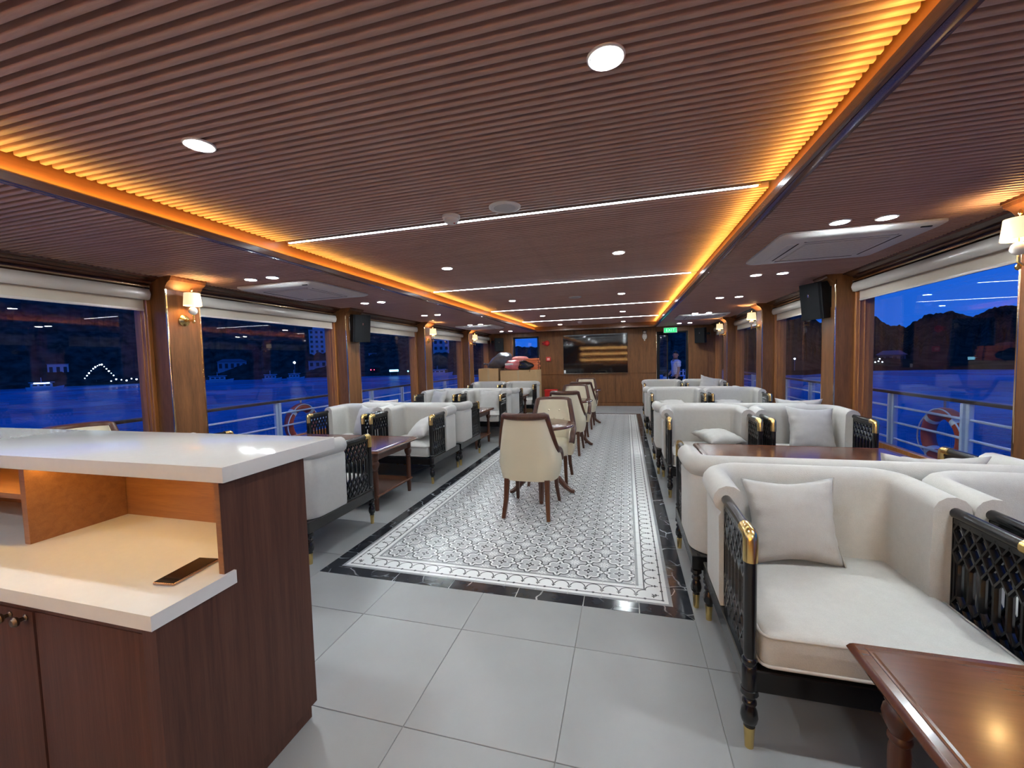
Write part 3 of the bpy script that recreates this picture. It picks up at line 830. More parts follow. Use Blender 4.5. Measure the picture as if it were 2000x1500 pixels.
# ------------------------------------------------------------------ armchairs
def turned_leg():
    return [(0.020, 0.226), (0.028, 0.222), (0.030, 0.205), (0.020, 0.198), (0.017, 0.185), (0.024, 0.176), (0.024, 0.168), (0.017, 0.160), (0.026, 0.140), (0.029, 0.118), (0.025, 0.098), (0.017, 0.088), (0.018, 0.076), (0.0, 0.076)]
def upholstery(hw):
    # plan path (centre of the shell), outward normals, then a rolled section swept along it
    X, YF, YR, r = hw-0.015, 0.36, 0.722, 0.105
    P = []
    for q in range(4): P.append((-X, YF+(YR-r-YF)*q/3, -1, 0, 0.787+0.006*q/3))
    for q in range(1, 9):
        a = PI - q*PI/16
        P.append((-X+r+r*math.cos(a), YR-r+r*math.sin(a), math.cos(a), math.sin(a), 0.793+0.009*q/8))
    for q in range(1, 6): P.append((-X+r+(2*X-2*r)*q/6, YR, 0, 1, 0.802))
    P += [(-x, y, -nx, ny, z) for x, y, nx, ny, z in reversed(P[:12])]
    rings = []
    for x, y, nx, ny, zc in P:
        sec = [(-0.052, 0.33), (-0.060, 0.46), (-0.060, 0.60), (-0.056, 0.72)]
        for q in range(10):
            a = PI*1.08 - q*(PI*1.42)/9
            sec.append((0.006+0.062*math.cos(a), zc+0.062*math.sin(a)))
        sec += [(0.046, zc-0.075), (0.044, 0.60), (0.044, 0.33), (0.038, 0.309), (-0.02, 0.309)]
        rings.append([(x+nx*n_, y+ny*n_, z) for n_, z in sec])
    return MB().loops(rings).mesh('upholstered_shell', 40)
def lattice():
    mb = MB()
    y0, n, p = 0.035, 6, 0.0535
    zs = [0.762, 0.722, 0.680, 0.638, 0.600, 0.560, 0.475, 0.435, 0.390, 0.350, 0.312]
    am = [0.5, 0.0, 0.5, 0.0, 0.5, 0.5, 0.5, 0.0, 0.5, 0.0, 0.5]
    for i in range(n+1):
        for sg in (-1, 1):
            pts = []
            for k in range(len(zs)):
                yy = y0+p*(i+sg*am[k]); yy = min(max(yy, y0-0.004), y0+p*n+0.004)
                pts.append((0, yy, zs[k]))
            mb.tube(pts, 0.0118, 6, flat=0.70)
    mb.box(-0.010, 0.010, y0-0.02, y0+p*n+0.03, 0.750, 0.770)
    mb.box(-0.010, 0.010, y0-0.02, y0+p*n+0.03, 0.305, 0.322)
    mb.box(-0.010, 0.010, y0+p*n, y0+p*n+0.03, 0.305, 0.770)
    return mb.mesh('lattice_panel', 30)
def cushion(hw):
    hx, y0, y1, z0, z1, r = hw-0.034, -0.018, 0.69, 0.303, 0.442, 0.032
    def outline(ins, z):
        pts = []
        for cx, cy, a0 in ((hx-r, y1-r, 0), (-hx+r, y1-r, PI/2), (-hx+r, y0+r, PI), (hx-r, y0+r, 1.5*PI)):
            for q in range(5):
                a = a0+q*PI/8
                pts.append((cx+(r-ins)*math.cos(a), cy+(r-ins)*math.sin(a), z))
        return pts
    rings = [outline(0.03, z0), outline(0.004, z0+0.012), outline(0.0, z0+0.03), outline(0.0, z1-0.02), outline(0.006, z1-0.004), outline(0.02, z1+0.002)]
    for k, (f, dz) in enumerate(((0.72, 0.016), (0.45, 0.024), (0.2, 0.027))):
        rings.append([(x*f, (y-(y0+y1)/2)*f+(y0+y1)/2, z1+dz) for x, y, z in outline(0.02, 0)])
    me = MB().loops(rings).mesh('seat_cushion', 50)
    pp = MB()
    for z, i_ in ((z0+0.022, -0.003), (z1-0.010, -0.002)):
        pp.tube(outline(i_, z), 0.0062, 6, closed=True)
    return me, pp.mesh('piping', 60)
lat_me = lattice()
def make_seat(name, label, cat, hw):
    uph_me = upholstery(hw); cus_me, pip_me = cushion(hw)
    t_ = thing(name, label, cat)
    fr = MB()
    for s_ in (-1, 1): fr.box(s_*hw-0.024, s_*hw+0.024, 0.0, 0.775, 0.226, 0.306, 0.004, 1)
    fr.box(-hw, hw, -0.020, 0.024, 0.222, 0.302, 0.004, 1).box(-hw, hw, 0.735, 0.775, 0.226, 0.306, 0.004, 1)
    fr.box(-hw+0.01, hw-0.01, 0.02, 0.74, 0.286, 0.304)
    put('seat_frame', fr, black_m, t_)
    leg_me = MB().lathe(turned_leg(), 14).mesh('leg', 40)
    tip_me = MB().lathe([(0.019, 0.080), (0.0175, 0.06), (0.0145, 0.0), (0.0, 0.0)], 14).mesh('leg_tip', 40)
    for x in (-hw, hw):
        for y in (0.0, 0.75):
            l_ = put('leg', leg_me, black_m, t_, (x, y, 0)); put('leg_tip', tip_me, brass_m, l_)
    post_me = MB().lathe([(0.026, 0.226), (0.026, 0.306), (0.021, 0.312), (0.026, 0.322), (0.026, 0.332), (0.020, 0.340), (0.0215, 0.36), (0.0215, 0.70), (0.0, 0.70)], 14).mesh('post', 40)
    cap_me = MB().tube([(0, 0, 0.690), (0, 0, 0.770), (0, 0.004, 0.781), (0, 0.014, 0.786), (0, 0.068, 0.786)], 0.0245, 12).mesh('corner_cap', 40)
    rail_me = MB().tube([(0, 0.055, 0.786), (0, 0.38, 0.788)], 0.0205, 12).mesh('arm_rail', 40)
    for x in (-hw, hw):
        put('post', post_me, black_m, t_, (x, 0, 0)); put('corner_cap', cap_me, brass_m, t_, (x, 0, 0))
        put('arm_rail', rail_me, black_m, t_, (x, 0, 0)); put('lattice_panel', lat_me, black_m, t_, (x, 0, 0))
    put('upholstered_shell', uph_me, linen_m, t_)
    c_ = put('seat_cushion', cus_me, linen_m, t_); put('piping', pip_me, pipe_m, c_)
    return t_
CH = 'cream armchairs with black lattice arms'
seat0 = {}
def seat(kind, x, y, toward, label):
    rz = 0 if toward else PI
    if kind == 'armchair': group, hw = CH, 0.40
    else: group, hw = 'cream two-seat sofas with black lattice arms', 0.775
    if kind not in seat0:
        o = seat0[kind] = make_seat(kind, label, kind, hw); o.location = (x, y, 0); o.rotation_euler = (0, 0, rz); o['group'] = group
    else: dup(seat0[kind], (x, y, 0), rz, label, group)
for sd, y, nth in (('right', 1.586, 'nearest'), ('right', 4.34, 'second'), ('right', 7.10, 'third'), ('right', 9.85, 'farthest'),
                   ('left', 4.335, 'nearest'), ('left', 7.09, 'second'), ('left', 9.85, 'farthest')):
    xa = 0.817 if sd == 'right' else -2.592
    xw = 1.727 if sd == 'right' else -3.502
    for x, pos in ((xa, 'aisle'), (xw, 'window')):
        seat('armchair', x, y, True, 'cream armchair with black lattice arms, %s seat of the %s %s pair facing the camera' % (pos, nth, sd))
for sd, y, nth in (('right', 3.192, 'nearest'), ('right', 5.95, 'second'), ('right', 8.72, 'farthest'), ('left', 3.136, 'nearest'), ('left', 5.94, 'second'), ('left', 8.72, 'farthest')):
    seat('sofa', 1.145 if sd == 'right' else -2.968, y, False, 'cream two-seat sofa with black lattice arms turned away from the camera, %s on the %s' % (nth, sd))

# ------------------------------------------------------------------ scatter cushions
def pillow_mesh(seed):
    rnd = random.Random(seed)
    n = 22; h = 0.225
    bm = bmesh.new()
    G = {}
    ph = [rnd.uniform(0, 6.28) for _ in range(6)]
    for s_ in (1, -1):
        for i in range(n+1):
            for j in range(n+1):
                u, v = -1+2*i/n, -1+2*j/n
                edge = i in (0, n) or j in (0, n)
                if edge and s_ < 0: continue
                k = (1-abs(u)**2.4)*(1-abs(v)**2.4)
                th = 0.075*max(k, 0)**0.55
                pin = 1-0.15*(1-abs(v)**1.6)*abs(u)**3
                pin2 = 1-0.15*(1-abs(u)**1.6)*abs(v)**3
                wr = 0.006*math.sin(9*u*u+5*v+ph[0])*math.sin(7*v+ph[1])*(0.3+abs(u*v))+0.007*math.sin(17*v+ph[2])*abs(u)**3+0.006*math.sin(15*u+ph[3])*abs(v)**3
                z = s_*(th+(0 if edge else wr*(1 if k > 0 else 0))) + (0.006*math.sin(4*(u+v)+ph[4]) if edge else 0)
                G[(s_, i, j)] = bm.verts.new((u*h*pin, v*h*pin2, z))
    for s_ in (1, -1):
        for i in range(n):
            for j in range(n):
                q = []
                for a, b_ in ((i, j), (i+1, j), (i+1, j+1), (i, j+1)):
                    q.append(G.get((s_, a, b_)) or G[(1, a, b_)])
                bm.faces.new(q if s_ > 0 else q[::-1])
    me = bpy.data.meshes.new('cover'); bm.to_mesh(me); bm.free()
    for p in me.polygons: p.use_smooth = True
    return me
pm = [pillow_mesh(k) for k in range(4)]
for m_ in pm: m_.materials.append(pillow_m)
seam_me = MB().tube([(0.2245*(1-0.15*(1-abs(v)**1.6)), 0.225*v, 0) for v in [-1+2*k/16 for k in range(17)]], 0.003, 5).mesh('seam', 60)
def pillow(x, y, z, rot, k, label, sc=1.0):
    t_ = thing('scatter_cushion', label, 'cushion', (x, y, z), 0, 'square linen scatter cushions')
    t_.rotation_euler = rot; t_.scale = (sc, sc, sc)
    put('cover', pm[k % 4], pillow_m, t_); put('seam', seam_me, pipe_m, t_)
UP = math.radians
pillow(0.725, 2.12, 0.648, (UP(78), UP(-2), UP(4)), 0, 'square cushion upright against the back of the nearest right aisle armchair facing the camera', 0.87)
pillow(0.78, 2.82, 0.54, (UP(-14), 0, UP(0)), 1, 'cushion lying on the aisle end of the nearest right sofa that faces away')
pillow(1.50, 2.62, 0.672, (UP(-72), 0, UP(0)), 1, 'cushion peeping over the back of the nearest right sofa facing away')
pillow(0.930, 4.74, 0.555, (UP(7), UP(0), UP(22)), 2, 'cushion lying flat in the second right aisle armchair facing the camera', 0.88)
pillow(1.81, 4.82, 0.645, (UP(70), UP(4), UP(6)), 3, 'square cushion upright in the second right window armchair facing the camera')
pillow(1.90, 5.44, 0.69, (UP(-68), 0, UP(-12)), 0, 'cushion showing above the back of the second right sofa facing away')
pillow(0.79, 7.50, 0.565, (UP(16), 0, UP(12)), 1, 'cushion lying in the third right aisle armchair facing the camera')
pillow(1.64, 7.52, 0.565, (UP(16), 0, UP(-8)), 2, 'cushion lying in the third right window armchair facing the camera')
pillow(0.80, 10.24, 0.565, (UP(16), 0, UP(10)), 3, 'cushion lying in the farthest right aisle armchair')
pillow(1.84, 10.32, 0.72, (UP(62), UP(14), UP(-8)), 0, 'cushion leaning high in the farthest right window armchair')
pillow(-3.40, 4.80, 0.645, (UP(70), 0, UP(-30)), 1, 'square cushion upright in the nearest left window armchair facing the camera')
pillow(-2.49, 4.68, 0.590, (UP(34), UP(-20), UP(-22)), 2, 'cushion lying in the nearest left aisle armchair facing the camera')
pillow(-3.62, 7.52, 0.645, (UP(70), 0, UP(-28)), 3, 'first of two cushions in the second left window armchair facing the camera')
pillow(-3.36, 7.66, 0.655, (UP(76), 0, UP(-4)), 0, 'second of two cushions behind the lattice in the second left window armchair facing the camera')
pillow(-2.55, 7.56, 0.645, (UP(72), 0, UP(4)), 1, 'square cushion upright in the second left aisle armchair facing the camera')
pillow(-2.56, 10.22, 0.575, (UP(30), 0, UP(-14)), 2, 'cushion lying in the farthest left aisle armchair')
pillow(-3.45, 5.40, 0.69, (UP(-68), 0, UP(10)), 3, 'cushion showing above the back of the second left sofa facing away')

# ------------------------------------------------------------------ low tables between the armchairs
def make_table(label):
    t_ = thing('low_table', label, 'table')
    hx, hy = 0.755, 0.39
    top = MB()
    rings = []
    for ins, z in ((0.03, 0.560), (0.006, 0.566), (0.0, 0.578), (0.006, 0.590), (0.012, 0.596), (0.030, 0.598), (0.036, 0.594), (0.042, 0.594), (0.046, 0.598)):
        rings.append([(-hx+ins, -hy+ins, z), (hx-ins, -hy+ins, z), (hx-ins, hy-ins, z), (-hx+ins, hy-ins, z)])
    put('tabletop', top.loops(rings).mesh('tabletop', 20), table_m, t_)
    ap = MB()
    for a, b_, c, d in ((-0.67, 0.67, -0.325, -0.305), (-0.67, 0.67, 0.305, 0.325), (-0.68, -0.66, -0.31, 0.31), (0.66, 0.68, -0.31, 0.31)): ap.box(a, b_, c, d, 0.49, 0.562, 0.002, 1)
    put('apron', ap, leg_m, t_)
    lm = MB().lathe([(0.034, 0.562), (0.034, 0.49), (0.026, 0.483), (0.037, 0.47), (0.040, 0.455), (0.034, 0.43), (0.022, 0.405), (0.027, 0.398), (0.027, 0.39), (0.021, 0.382), (0.025, 0.36), (0.024, 0.18), (0.027, 0.16), (0.027, 0.13), (0.020, 0.115), (0.024, 0.105), (0.018, 0.0), (0.0, 0.0)], 16).mesh('leg', 40)
    for x in (-0.665, 0.665):
        for y in (-0.31, 0.31): put('leg', lm, leg_m, t_, (x, y, 0))
    put('shelf', MB().box(-0.70, 0.70, -0.33, 0.33, 0.135, 0.158, 0.004, 1), table_m, t_)
    return t_
table0 = None
for sd, y, lab in (('right', 0.955, 'glossy mahogany low table cut off at the lower right corner'), ('right', 3.765, 'glossy mahogany low table behind the nearest right armchairs'),
                   ('right', 6.53, 'mahogany low table between the second and third right armchair rows'), ('right', 9.27, 'farthest mahogany low table on the right'),
                   ('left', 3.735, 'mahogany low table with lower shelf beside the white counter'), ('left', 6.51, 'mahogany low table in the middle of the left row'), ('left', 9.27, 'farthest mahogany low table on the left')):
    x = 1.355 if sd == 'right' else -3.0
    if table0 is None: table0 = make_table(lab); table0.location = (x, y, 0); table0['group'] = 'mahogany low tables'
    else: dup(table0, (x, y, 0), 0, lab, 'mahogany low tables')

# ------------------------------------------------------------------ round dining tables and leather chairs
def make_round_table(label):
    t_ = thing('round_table', label, 'table')
    put('tabletop', MB().lathe([(0.0, 0.722), (0.33, 0.722), (0.345, 0.725), (0.352, 0.735), (0.348, 0.746), (0.336, 0.752), (0.325, 0.7535), (0.0, 0.7535)], 48), table_m, t_)
    put('pedestal', MB().lathe([(0.0, 0.722), (0.13, 0.722), (0.12, 0.70), (0.05, 0.68), (0.036, 0.64), (0.032, 0.56), (0.045, 0.50), (0.055, 0.44), (0.040, 0.36), (0.034, 0.30), (0.052, 0.26), (0.058, 0.20), (0.048, 0.15), (0.03, 0.12), (0.0, 0.11)], 20), leg_m, t_)
    fm = MB().tube([(0.03, 0, 0.20), (0.10, 0, 0.215), (0.18, 0, 0.16), (0.25, 0, 0.075), (0.31, 0, 0.028), (0.34, 0, 0.022)], [0.030, 0.034, 0.032, 0.027, 0.024, 0.020], 8).mesh('foot', 45)
    for k in range(4): put('foot', fm, leg_m, t_, rot=(0, 0, UP(-80+90*k)))
    return t_
rt0 = None
for y, lab in ((4.22, 'round pedestal dining table between the two nearest cream chairs'), (6.68, 'second round pedestal dining table in the middle of the patterned floor'), (8.98, 'third and farthest round pedestal dining table')):
    if rt0 is None: rt0 = make_round_table(lab); rt0.location = (-0.868, y, 0); rt0['group'] = 'round dining tables on the patterned floor'
    else: dup(rt0, (-0.868, y, 0), 0, lab, 'round dining tables on the patterned floor')

def sgnp(v, p): return math.copysign(abs(v)**p, v)
def chair_top(th):
    a = abs(th)
    if a < 50: return 0.925
    if a < 92:
        q = (a-50)/42
        return 0.925-0.34*(1-(1-q)**2.1)
    return 0.585-0.11*((a-92)/18)
def chair_pt(th, z, off):
    a = UP(th)
    hw = 0.262+off
    x = hw*sgnp(math.sin(a), 0.62)
    y = 0.235-(0.235+off)*sgnp(math.cos(a), 0.62)
    if abs(th) > 90: y = 0.235+(0.235)*abs(math.cos(a))**0.62*1.05
    k = max(0, (z-0.50)/0.43)
    x *= 1-0.17*k**1.2
    y -= 0.075*k*max(0, 1-abs(th)/95)
    lo = max(0, (0.45-z)/0.12)
    x *= 1-0.05*lo; y = y+0.02*lo*(1 if y < 0.2 else 0)
    return (x, y, z)
THS = [-110+220*k/44 for k in range(45)]
def make_chair(label):
    t_ = thing('dining_chair', label, 'chair')
    rings = []
    for th in THS:
        zt = chair_top(th); r_ = []
        nz = 9
        for q in range(nz+1):
            z = 0.335+(zt-0.335)*q/nz
            r_.append(chair_pt(th, z, 0.012+0.008*math.sin(PI*q/nz)))
        for q in range(nz, -1, -1):
            z = 0.335+(zt-0.335)*q/nz
            x, y, _ = chair_pt(th, z, -0.040)
            r_.append((x, y, z))
        rings.append(r_)
    sh = put('back_shell', MB().loops(rings).mesh('back_shell', 50), leather_m, t_)
    but = MB().lathe([(0.0, -0.010), (0.006, -0.009), (0.011, -0.003), (0.012, 0.002), (0.0, 0.002)], 12, axis='y').mesh('button', 60)
    for z, xsb in ((0.80, (-0.065, 0.065)), (0.70, (-0.12, 0.0, 0.12)), (0.60, (-0.065, 0.065))):
        for x in xsb:
            k = (z-0.5)/0.43
            put('button', but, leather_m, sh, (x, 0.048-0.075*k+0.02*abs(x)/0.1*0.3, z), (0, 0, PI))
    bow = []
    for th in THS:
        zt = chair_top(th)
        a = chair_pt(th, zt, 0.004)
        bow.append((a[0], a[1], zt))
    put('frame_trim', MB().tube(bow, 0.032, 8).mesh('frame_trim', 50), leg_m, t_)
    st = []
    def so(sc, z):
        pts = []
        for k in range(32):
            a = 2*PI*k/32
            pts.append((0.212*sc*sgnp(math.cos(a), 0.55), 0.275+(0.25*sc)*sgnp(math.sin(a), 0.55), z))
        return pts
    for sc, z in ((0.93, 0.335), (0.99, 0.345), (1.0, 0.37), (1.0, 0.44), (0.97, 0.465), (0.88, 0.478), (0.6, 0.488), (0.25, 0.491)): st.append(so(sc, z))
    put('seat', MB().loops(st).mesh('seat', 50), leather_m, t_)
    def bar(p, q, w0, w1, mid=None):
        pts = [Vector(p), Vector(mid) if mid else (Vector(p)+Vector(q))/2, Vector(q)]
        return MB().tube(pts, [w0, (w0+w1)/2, w1], 4)
    for s_ in (-1, 1):
        put('leg', bar((s_*0.185, 0.045, 0.345), (s_*0.205, -0.035, 0.0), 0.031, 0.022, (s_*0.19, 0.02, 0.17)), leg_m, t_)
        put('leg', bar((s_*0.195, 0.45, 0.345), (s_*0.215, 0.525, 0.0), 0.029, 0.019, (s_*0.20, 0.465, 0.17)), leg_m, t_)
    return t_
ch0 = None
CG = 'cream leather dining chairs with wooden frames'
for x, y, rz, lab in ((-0.868, 3.515, 0, 'cream leather dining chair with its plain back to the camera, nearest of the chairs'),
                      (-0.85, 4.96, PI, 'button-backed cream dining chair facing the camera behind the nearest round table'),
                      (-0.868, 6.00, 0, 'cream dining chair turned away from the camera at the second round table'),
                      (-0.868, 7.42, PI, 'cream dining chair facing the camera beyond the second round table'),
                      (-0.868, 8.28, 0, 'cream dining chair turned away from the camera at the third round table'),
                      (-0.90, 9.78, PI, 'farthest cream dining chair facing the camera in the centre row'),
                      (-3.93, 2.07, -PI/2-0.10, 'cream chair with wooden top rail half hidden behind the white counter')):
    if ch0 is None: ch0 = make_chair(lab); ch0.location = (x, y, 0); ch0.rotation_euler = (0, 0, rz); ch0['group'] = CG; c = ch0
    else: c = dup(ch0, (x, y, 0), rz, lab, CG)
    if x < -3: c.scale = (1.0, 1.0, 1.08)

# ------------------------------------------------------------------ reception counter and phone
CX = -1.225
t_ = thing('reception_counter', 'dark wood reception counter with two white stone tops in the left foreground', 'counter', (CX, 1.05, 0))
def cbox(x0, x1, y0, y1, z0, z1, r=0.0): return MB().box(x0-CX, x1-CX, y0-1.05, y1-1.05, z0, z1, r, 2)
LFT = -3.47
def panel_x(x0, x1):
    return MB().poly([(0.772-1.05, 0.06), (1.325-1.05, 0.06), (1.325-1.05, 1.066), (0.975-1.05, 1.066), (0.975-1.05, 0.728), (0.772-1.05, 0.728)], 'x', x0-CX, x1-CX)
put('side_panel', panel_x(CX-0.020, CX), counter_m, t_)
put('edge_band', cbox(CX-0.021, CX-0.001, 0.9735, 0.9755, 0.77, 1.062), counter_in_m, t_)
put('back_panel', cbox(LFT, CX-0.02, 1.305, 1.325, 0.06, 1.062), counter_in_m, t_)
put('plinth', cbox(LFT+0.03, CX-0.015, 0.83, 1.31, 0.0, 0.06), counter_m, t_)
put('carcass_side', cbox(LFT, LFT+0.02, 0.80, 1.325, 0.06, 1.062), counter_m, t_)
put('upper_top', cbox(LFT-0.03, CX+0.033, 0.962, 1.468, 1.066, 1.116, 0.003), quartz_m, t_)
put('work_top', MB().poly([(LFT-CX, 0.756-1.05), (0.010, 0.756-1.05), (0.010, 1.006-1.05), (-0.0205, 1.006-1.05), (-0.0205, 1.304-1.05), (LFT-CX, 1.304-1.05)], 'z', 0.728, 0.770).mesh('work_top', 20), quartz_m, t_)
put('led_strip', cbox(LFT+0.05, CX-0.03, 1.02, 1.03, 1.060, 1.066), emit('counter_led', (1.0, 0.62, 0.17), 34.0), t_)
put('divider', cbox(-2.215, -2.185, 0.985, 1.303, 0.770, 1.062), counter_in_m, t_)
put('shelf', cbox(LFT+0.02, -2.215, 1.0, 1.303, 0.935, 0.955), counter_in_m, t_)
put('face_frame', cbox(LFT+0.02, CX-0.02, 0.792, 0.81, 0.685, 0.728).box(LFT+0.02-CX, CX-0.02-CX, 0.792-1.05, 0.81-1.05, 0.06, 0.09)
    .box(CX-0.085-CX, CX-0.02-CX, 0.792-1.05, 0.81-1.05, 0.09, 0.685), counter_m, t_)
knob_me = MB().lathe([(0.0, -0.034), (0.010, -0.033), (0.016, -0.026), (0.015, -0.020), (0.007, -0.015), (0.006, -0.006), (0.010, -0.002), (0.010, 0.0), (0.0, 0.0)], 16, axis='y').mesh('knob', 40)
bronze_m = plain('aged_bronze', (0.16, 0.11, 0.075), 0.35, 0.9)
for x0, x1, kx, kz in ((-1.772, -1.312, None, 0), (-2.235, -1.778, -1.81, 0.66), (-2.70, -2.241, -2.28, 0.66), (-3.16, -2.706, -2.75, 0.66)):
    d_ = put('door', cbox(x0, x1, 0.7905 if kx else 0.7935, 0.809, 0.094, 0.681, 0.0015), counter_m, t_)
    if kx:
        put('knob', knob_me, bronze_m, d_, (kx-CX, 0.7905-1.05, kz))
        put('knob', knob_me, bronze_m, d_, (kx-0.075-CX, 0.7905-1.05, kz))
ph = thing('smartphone', 'black smartphone with a gold edge lying on the lower white worktop', 'phone', (-1.358, 0.958, 0.7705), UP(97))
put('case', MB().box(-0.080, 0.080, -0.0375, 0.0375, 0, 0.008, 0.0035, 2), plain('rose_gold', (0.72, 0.45, 0.30), 0.25, 0.9), ph)
put('screen', MB().box(-0.078, 0.078, -0.0355, 0.0355, 0.0072, 0.0088, 0.0006, 1), scr_m, ph)
put('camera_hole', MB().lathe([(0.0, 0.0089), (0.0025, 0.0089), (0.0025, 0.0085), (0.0, 0.0085)], 10, (0.072, 0, 0)), blackp_m, ph)

# ------------------------------------------------------------------ cartons, bags and life jackets in the far left corner
card_m = plain('cardboard', (0.60, 0.40, 0.20), 0.8, spec=0.2, var=0.08, vscale=6)
tape_m = plain('parcel_tape', (0.56, 0.41, 0.22), 0.3)
def carton(x0, x1, y0, y1, h, label):
    t_ = thing('cardboard_carton', label, 'carton', ((x0+x1)/2, (y0+y1)/2, 0), 0, 'tall cardboard cartons')
    w, d = (x1-x0)/2, (y1-y0)/2
    put('box', MB().box(-w, w, -d, d, 0, h, 0.006, 1), card_m, t_)
    put('flap', MB().box(-w-0.002, -0.004, -d-0.006, -d, 0.02, h-0.012), card_m, t_)
    put('flap', MB().box(0.004, w+0.002, -d-0.006, -d, 0.02, h-0.004), card_m, t_)
    put('tape', MB().box(-0.028, 0.028, -d-0.0075, -d-0.005, 0.02, h-0.01), tape_m, t_)
carton(-3.93, -3.36, 10.78, 11.36, 1.205, 'left one of two tall cardboard cartons in the far left corner')
carton(-3.31, -2.30, 10.80, 11.45, 1.145, 'right wider cardboard carton carrying bagged life jackets')
def blob(rx, ry, rz, seed, amp=0.12, name='bag', n=3, flat=-0.8):
    bm = bmesh.new(); bmesh.ops.create_icosphere(bm, subdivisions=n+1, radius=1)
    rnd = random.Random(seed); W_ = [(Vector((rnd.uniform(-4, 4), rnd.uniform(-4, 4), rnd.uniform(-4, 4))), rnd.uniform(0, 6.28)) for _ in range(9)]
    for v in bm.verts:
        d = v.co.copy(); f = 1+amp*sum(math.sin(k.dot(d)+p) for k, p in W_)/4
        p = d*f; p.z = max(p.z, flat)
        v.co = Vector((p.x*rx, p.y*ry, (p.z-flat)*rz))
    me = bpy.data.meshes.new(name); bm.to_mesh(me); bm.free()
    for p in me.polygons: p.use_smooth = True
    return me
plast_m = plain('dark_plastic_film', (0.09, 0.09, 0.11), 0.38, spec=0.5, var=0.4, vscale=14)
t_ = thing('dark_plastic_sack', 'large grey-black plastic sack on the cardboard cartons', 'bag', (-3.44, 11.10, 1.206))
sack = blob(0.37, 0.24, 0.21, 3, 0.20)
for v_ in sack.vertices: v_.co.z *= 1.0+0.55*v_.co.x/0.37; v_.co.z += 0.012*math.sin(23*v_.co.x+9*v_.co.z)*math.sin(19*v_.co.y)
put('film', sack, plast_m, t_)
put('gathered_neck', MB().tube([(-0.30, -0.04, 0.10), (-0.36, -0.05, 0.13), (-0.42, -0.06, 0.12)], [0.05, 0.018, 0.045], 8), plast_m, t_)
pinkb_m = plain('clear_bag_over_red_vests', (0.62, 0.16, 0.17), 0.22, spec=0.6, coat=0.6, var=0.5, vscale=9)
t_ = thing('clear_bag_of_life_vests', 'clear plastic bag holding red and white life vests, lower left of the pile', 'bag', (-3.00, 10.97, 1.147))
put('film', blob(0.25, 0.16, 0.16, 5, 0.16), pinkb_m, t_)
put('white_lining', MB().box(-0.18, 0.06, -0.165, -0.12, 0.13, 0.19, 0.02, 2), plain('white_foam', (0.75, 0.70, 0.70), 0.6), t_)
t_ = thing('red_life_vest_bundle', 'pale red life vest bundle on top of the pile', 'life vest', (-2.86, 11.24, 1.25))
put('foam', blob(0.27, 0.16, 0.16, 8, 0.12), plain('faded_red_nylon', (0.64, 0.20, 0.18), 0.6, var=0.3, vscale=12), t_)
put('strap', MB().tube([(-0.2, -0.15, 0.10), (0, -0.172, 0.13), (0.2, -0.14, 0.10)], 0.012, 6), blackp_m, t_)
t_ = thing('black_bag', 'crumpled shiny black bag in front of the orange life jackets', 'bag', (-2.62, 10.94, 1.147))
put('film', blob(0.21, 0.13, 0.14, 11, 0.22), plain('black_film', (0.010, 0.011, 0.013), 0.2, spec=0.6), t_)
put('drawstring', MB().tube([(0.10, -0.10, 0.14), (0.14, -0.14, 0.02), (0.13, -0.155, -0.05)], 0.006, 6), blackp_m, t_)
jack = None
for k, lab in enumerate(('bottom', 'second', 'third', 'fourth', 'topmost')):
    lab = 'folded orange life jacket, %s one of the stack on the right carton' % lab if k else 'folded orange life jacket at the bottom of the stack on the right carton'
    loc = (-2.46+0.012*(k % 2), 11.10-0.01*k, 1.147+0.062*k)
    if jack is None:
        jack = thing('life_jacket', lab, 'life jacket', loc, 0, 'stacked orange life jackets')
        put('foam', MB().box(-0.16, 0.16, -0.19, 0.19, 0.0, 0.060, 0.022, 3), plain('orange_nylon', (0.78, 0.20, 0.07), 0.6, var=0.12, vscale=20), jack)
        put('strap', MB().box(-0.164, 0.164, -0.05, -0.02, -0.001, 0.062, 0.004, 1), blackp_m, jack)
    else: dup(jack, loc, 0.06*(-1)**k, lab)

# ------------------------------------------------------------------ outer decks and railings
struct('deck_side_left', MB().box(-5.35, GL-0.06, YN, 16.2, -0.22, -0.14), deck_m)
struct('deck_side_right', MB().box(GR+0.06, 3.5, YN, 16.2, -0.22, -0.14), deck_m)
struct('deck_bow', MB().box(GL-0.06, GR+0.06, YB+0.1, 16.2, -0.22, -0.14), deck_m)
struct('hull', MB().box(-5.4, 3.55, YN-4, 16.3, -3.6, -0.22, 0.05, 1), rail_m)
rail_bar_z = (0.70, 0.50, 0.29, 0.06)
post_me = MB().box(-0.022, 0.022, -0.055, 0.055, -0.14, 0.865, 0.004, 1).box(-0.05, 0.05, -0.018, 0.018, -0.14, 0.865, 0.004, 1).mesh('post', 0)
def railing(label, a, b_, posts):
    t_ = thing('deck_railing', label, 'railing', (a[0], a[1], 0))
    dx, dy = b_[0]-a[0], b_[1]-a[1]; Ln = math.hypot(dx, dy)
    t_.rotation_euler = (0, 0, math.atan2(dy, dx)-PI/2)
    put('top_rail', MB().box(-0.045, 0.045, 0, Ln, 0.865, 0.905, 0.012, 2), railtop_m, t_)
    for z in rail_bar_z: put('bar', MB().tube([(0, 0, z), (0, Ln, z)], 0.014, 8), rail_m, t_)
    for p in posts: put('post', post_me, rail_m, t_, (0, p, 0))
railing('white deck railing with dark top rail outside the right windows', (3.3, -0.82), (3.3, 16.0), [1.2*k for k in range(15)])
railing('white deck railing with dark top rail outside the left windows', (-5.1, -0.94), (-5.1, 16.0), [1.2*k for k in range(15)])
railing('white bow railing seen through the far doorway', (-5.02, 16.1), (3.22, 16.1), [1.2*k for k in range(7)])
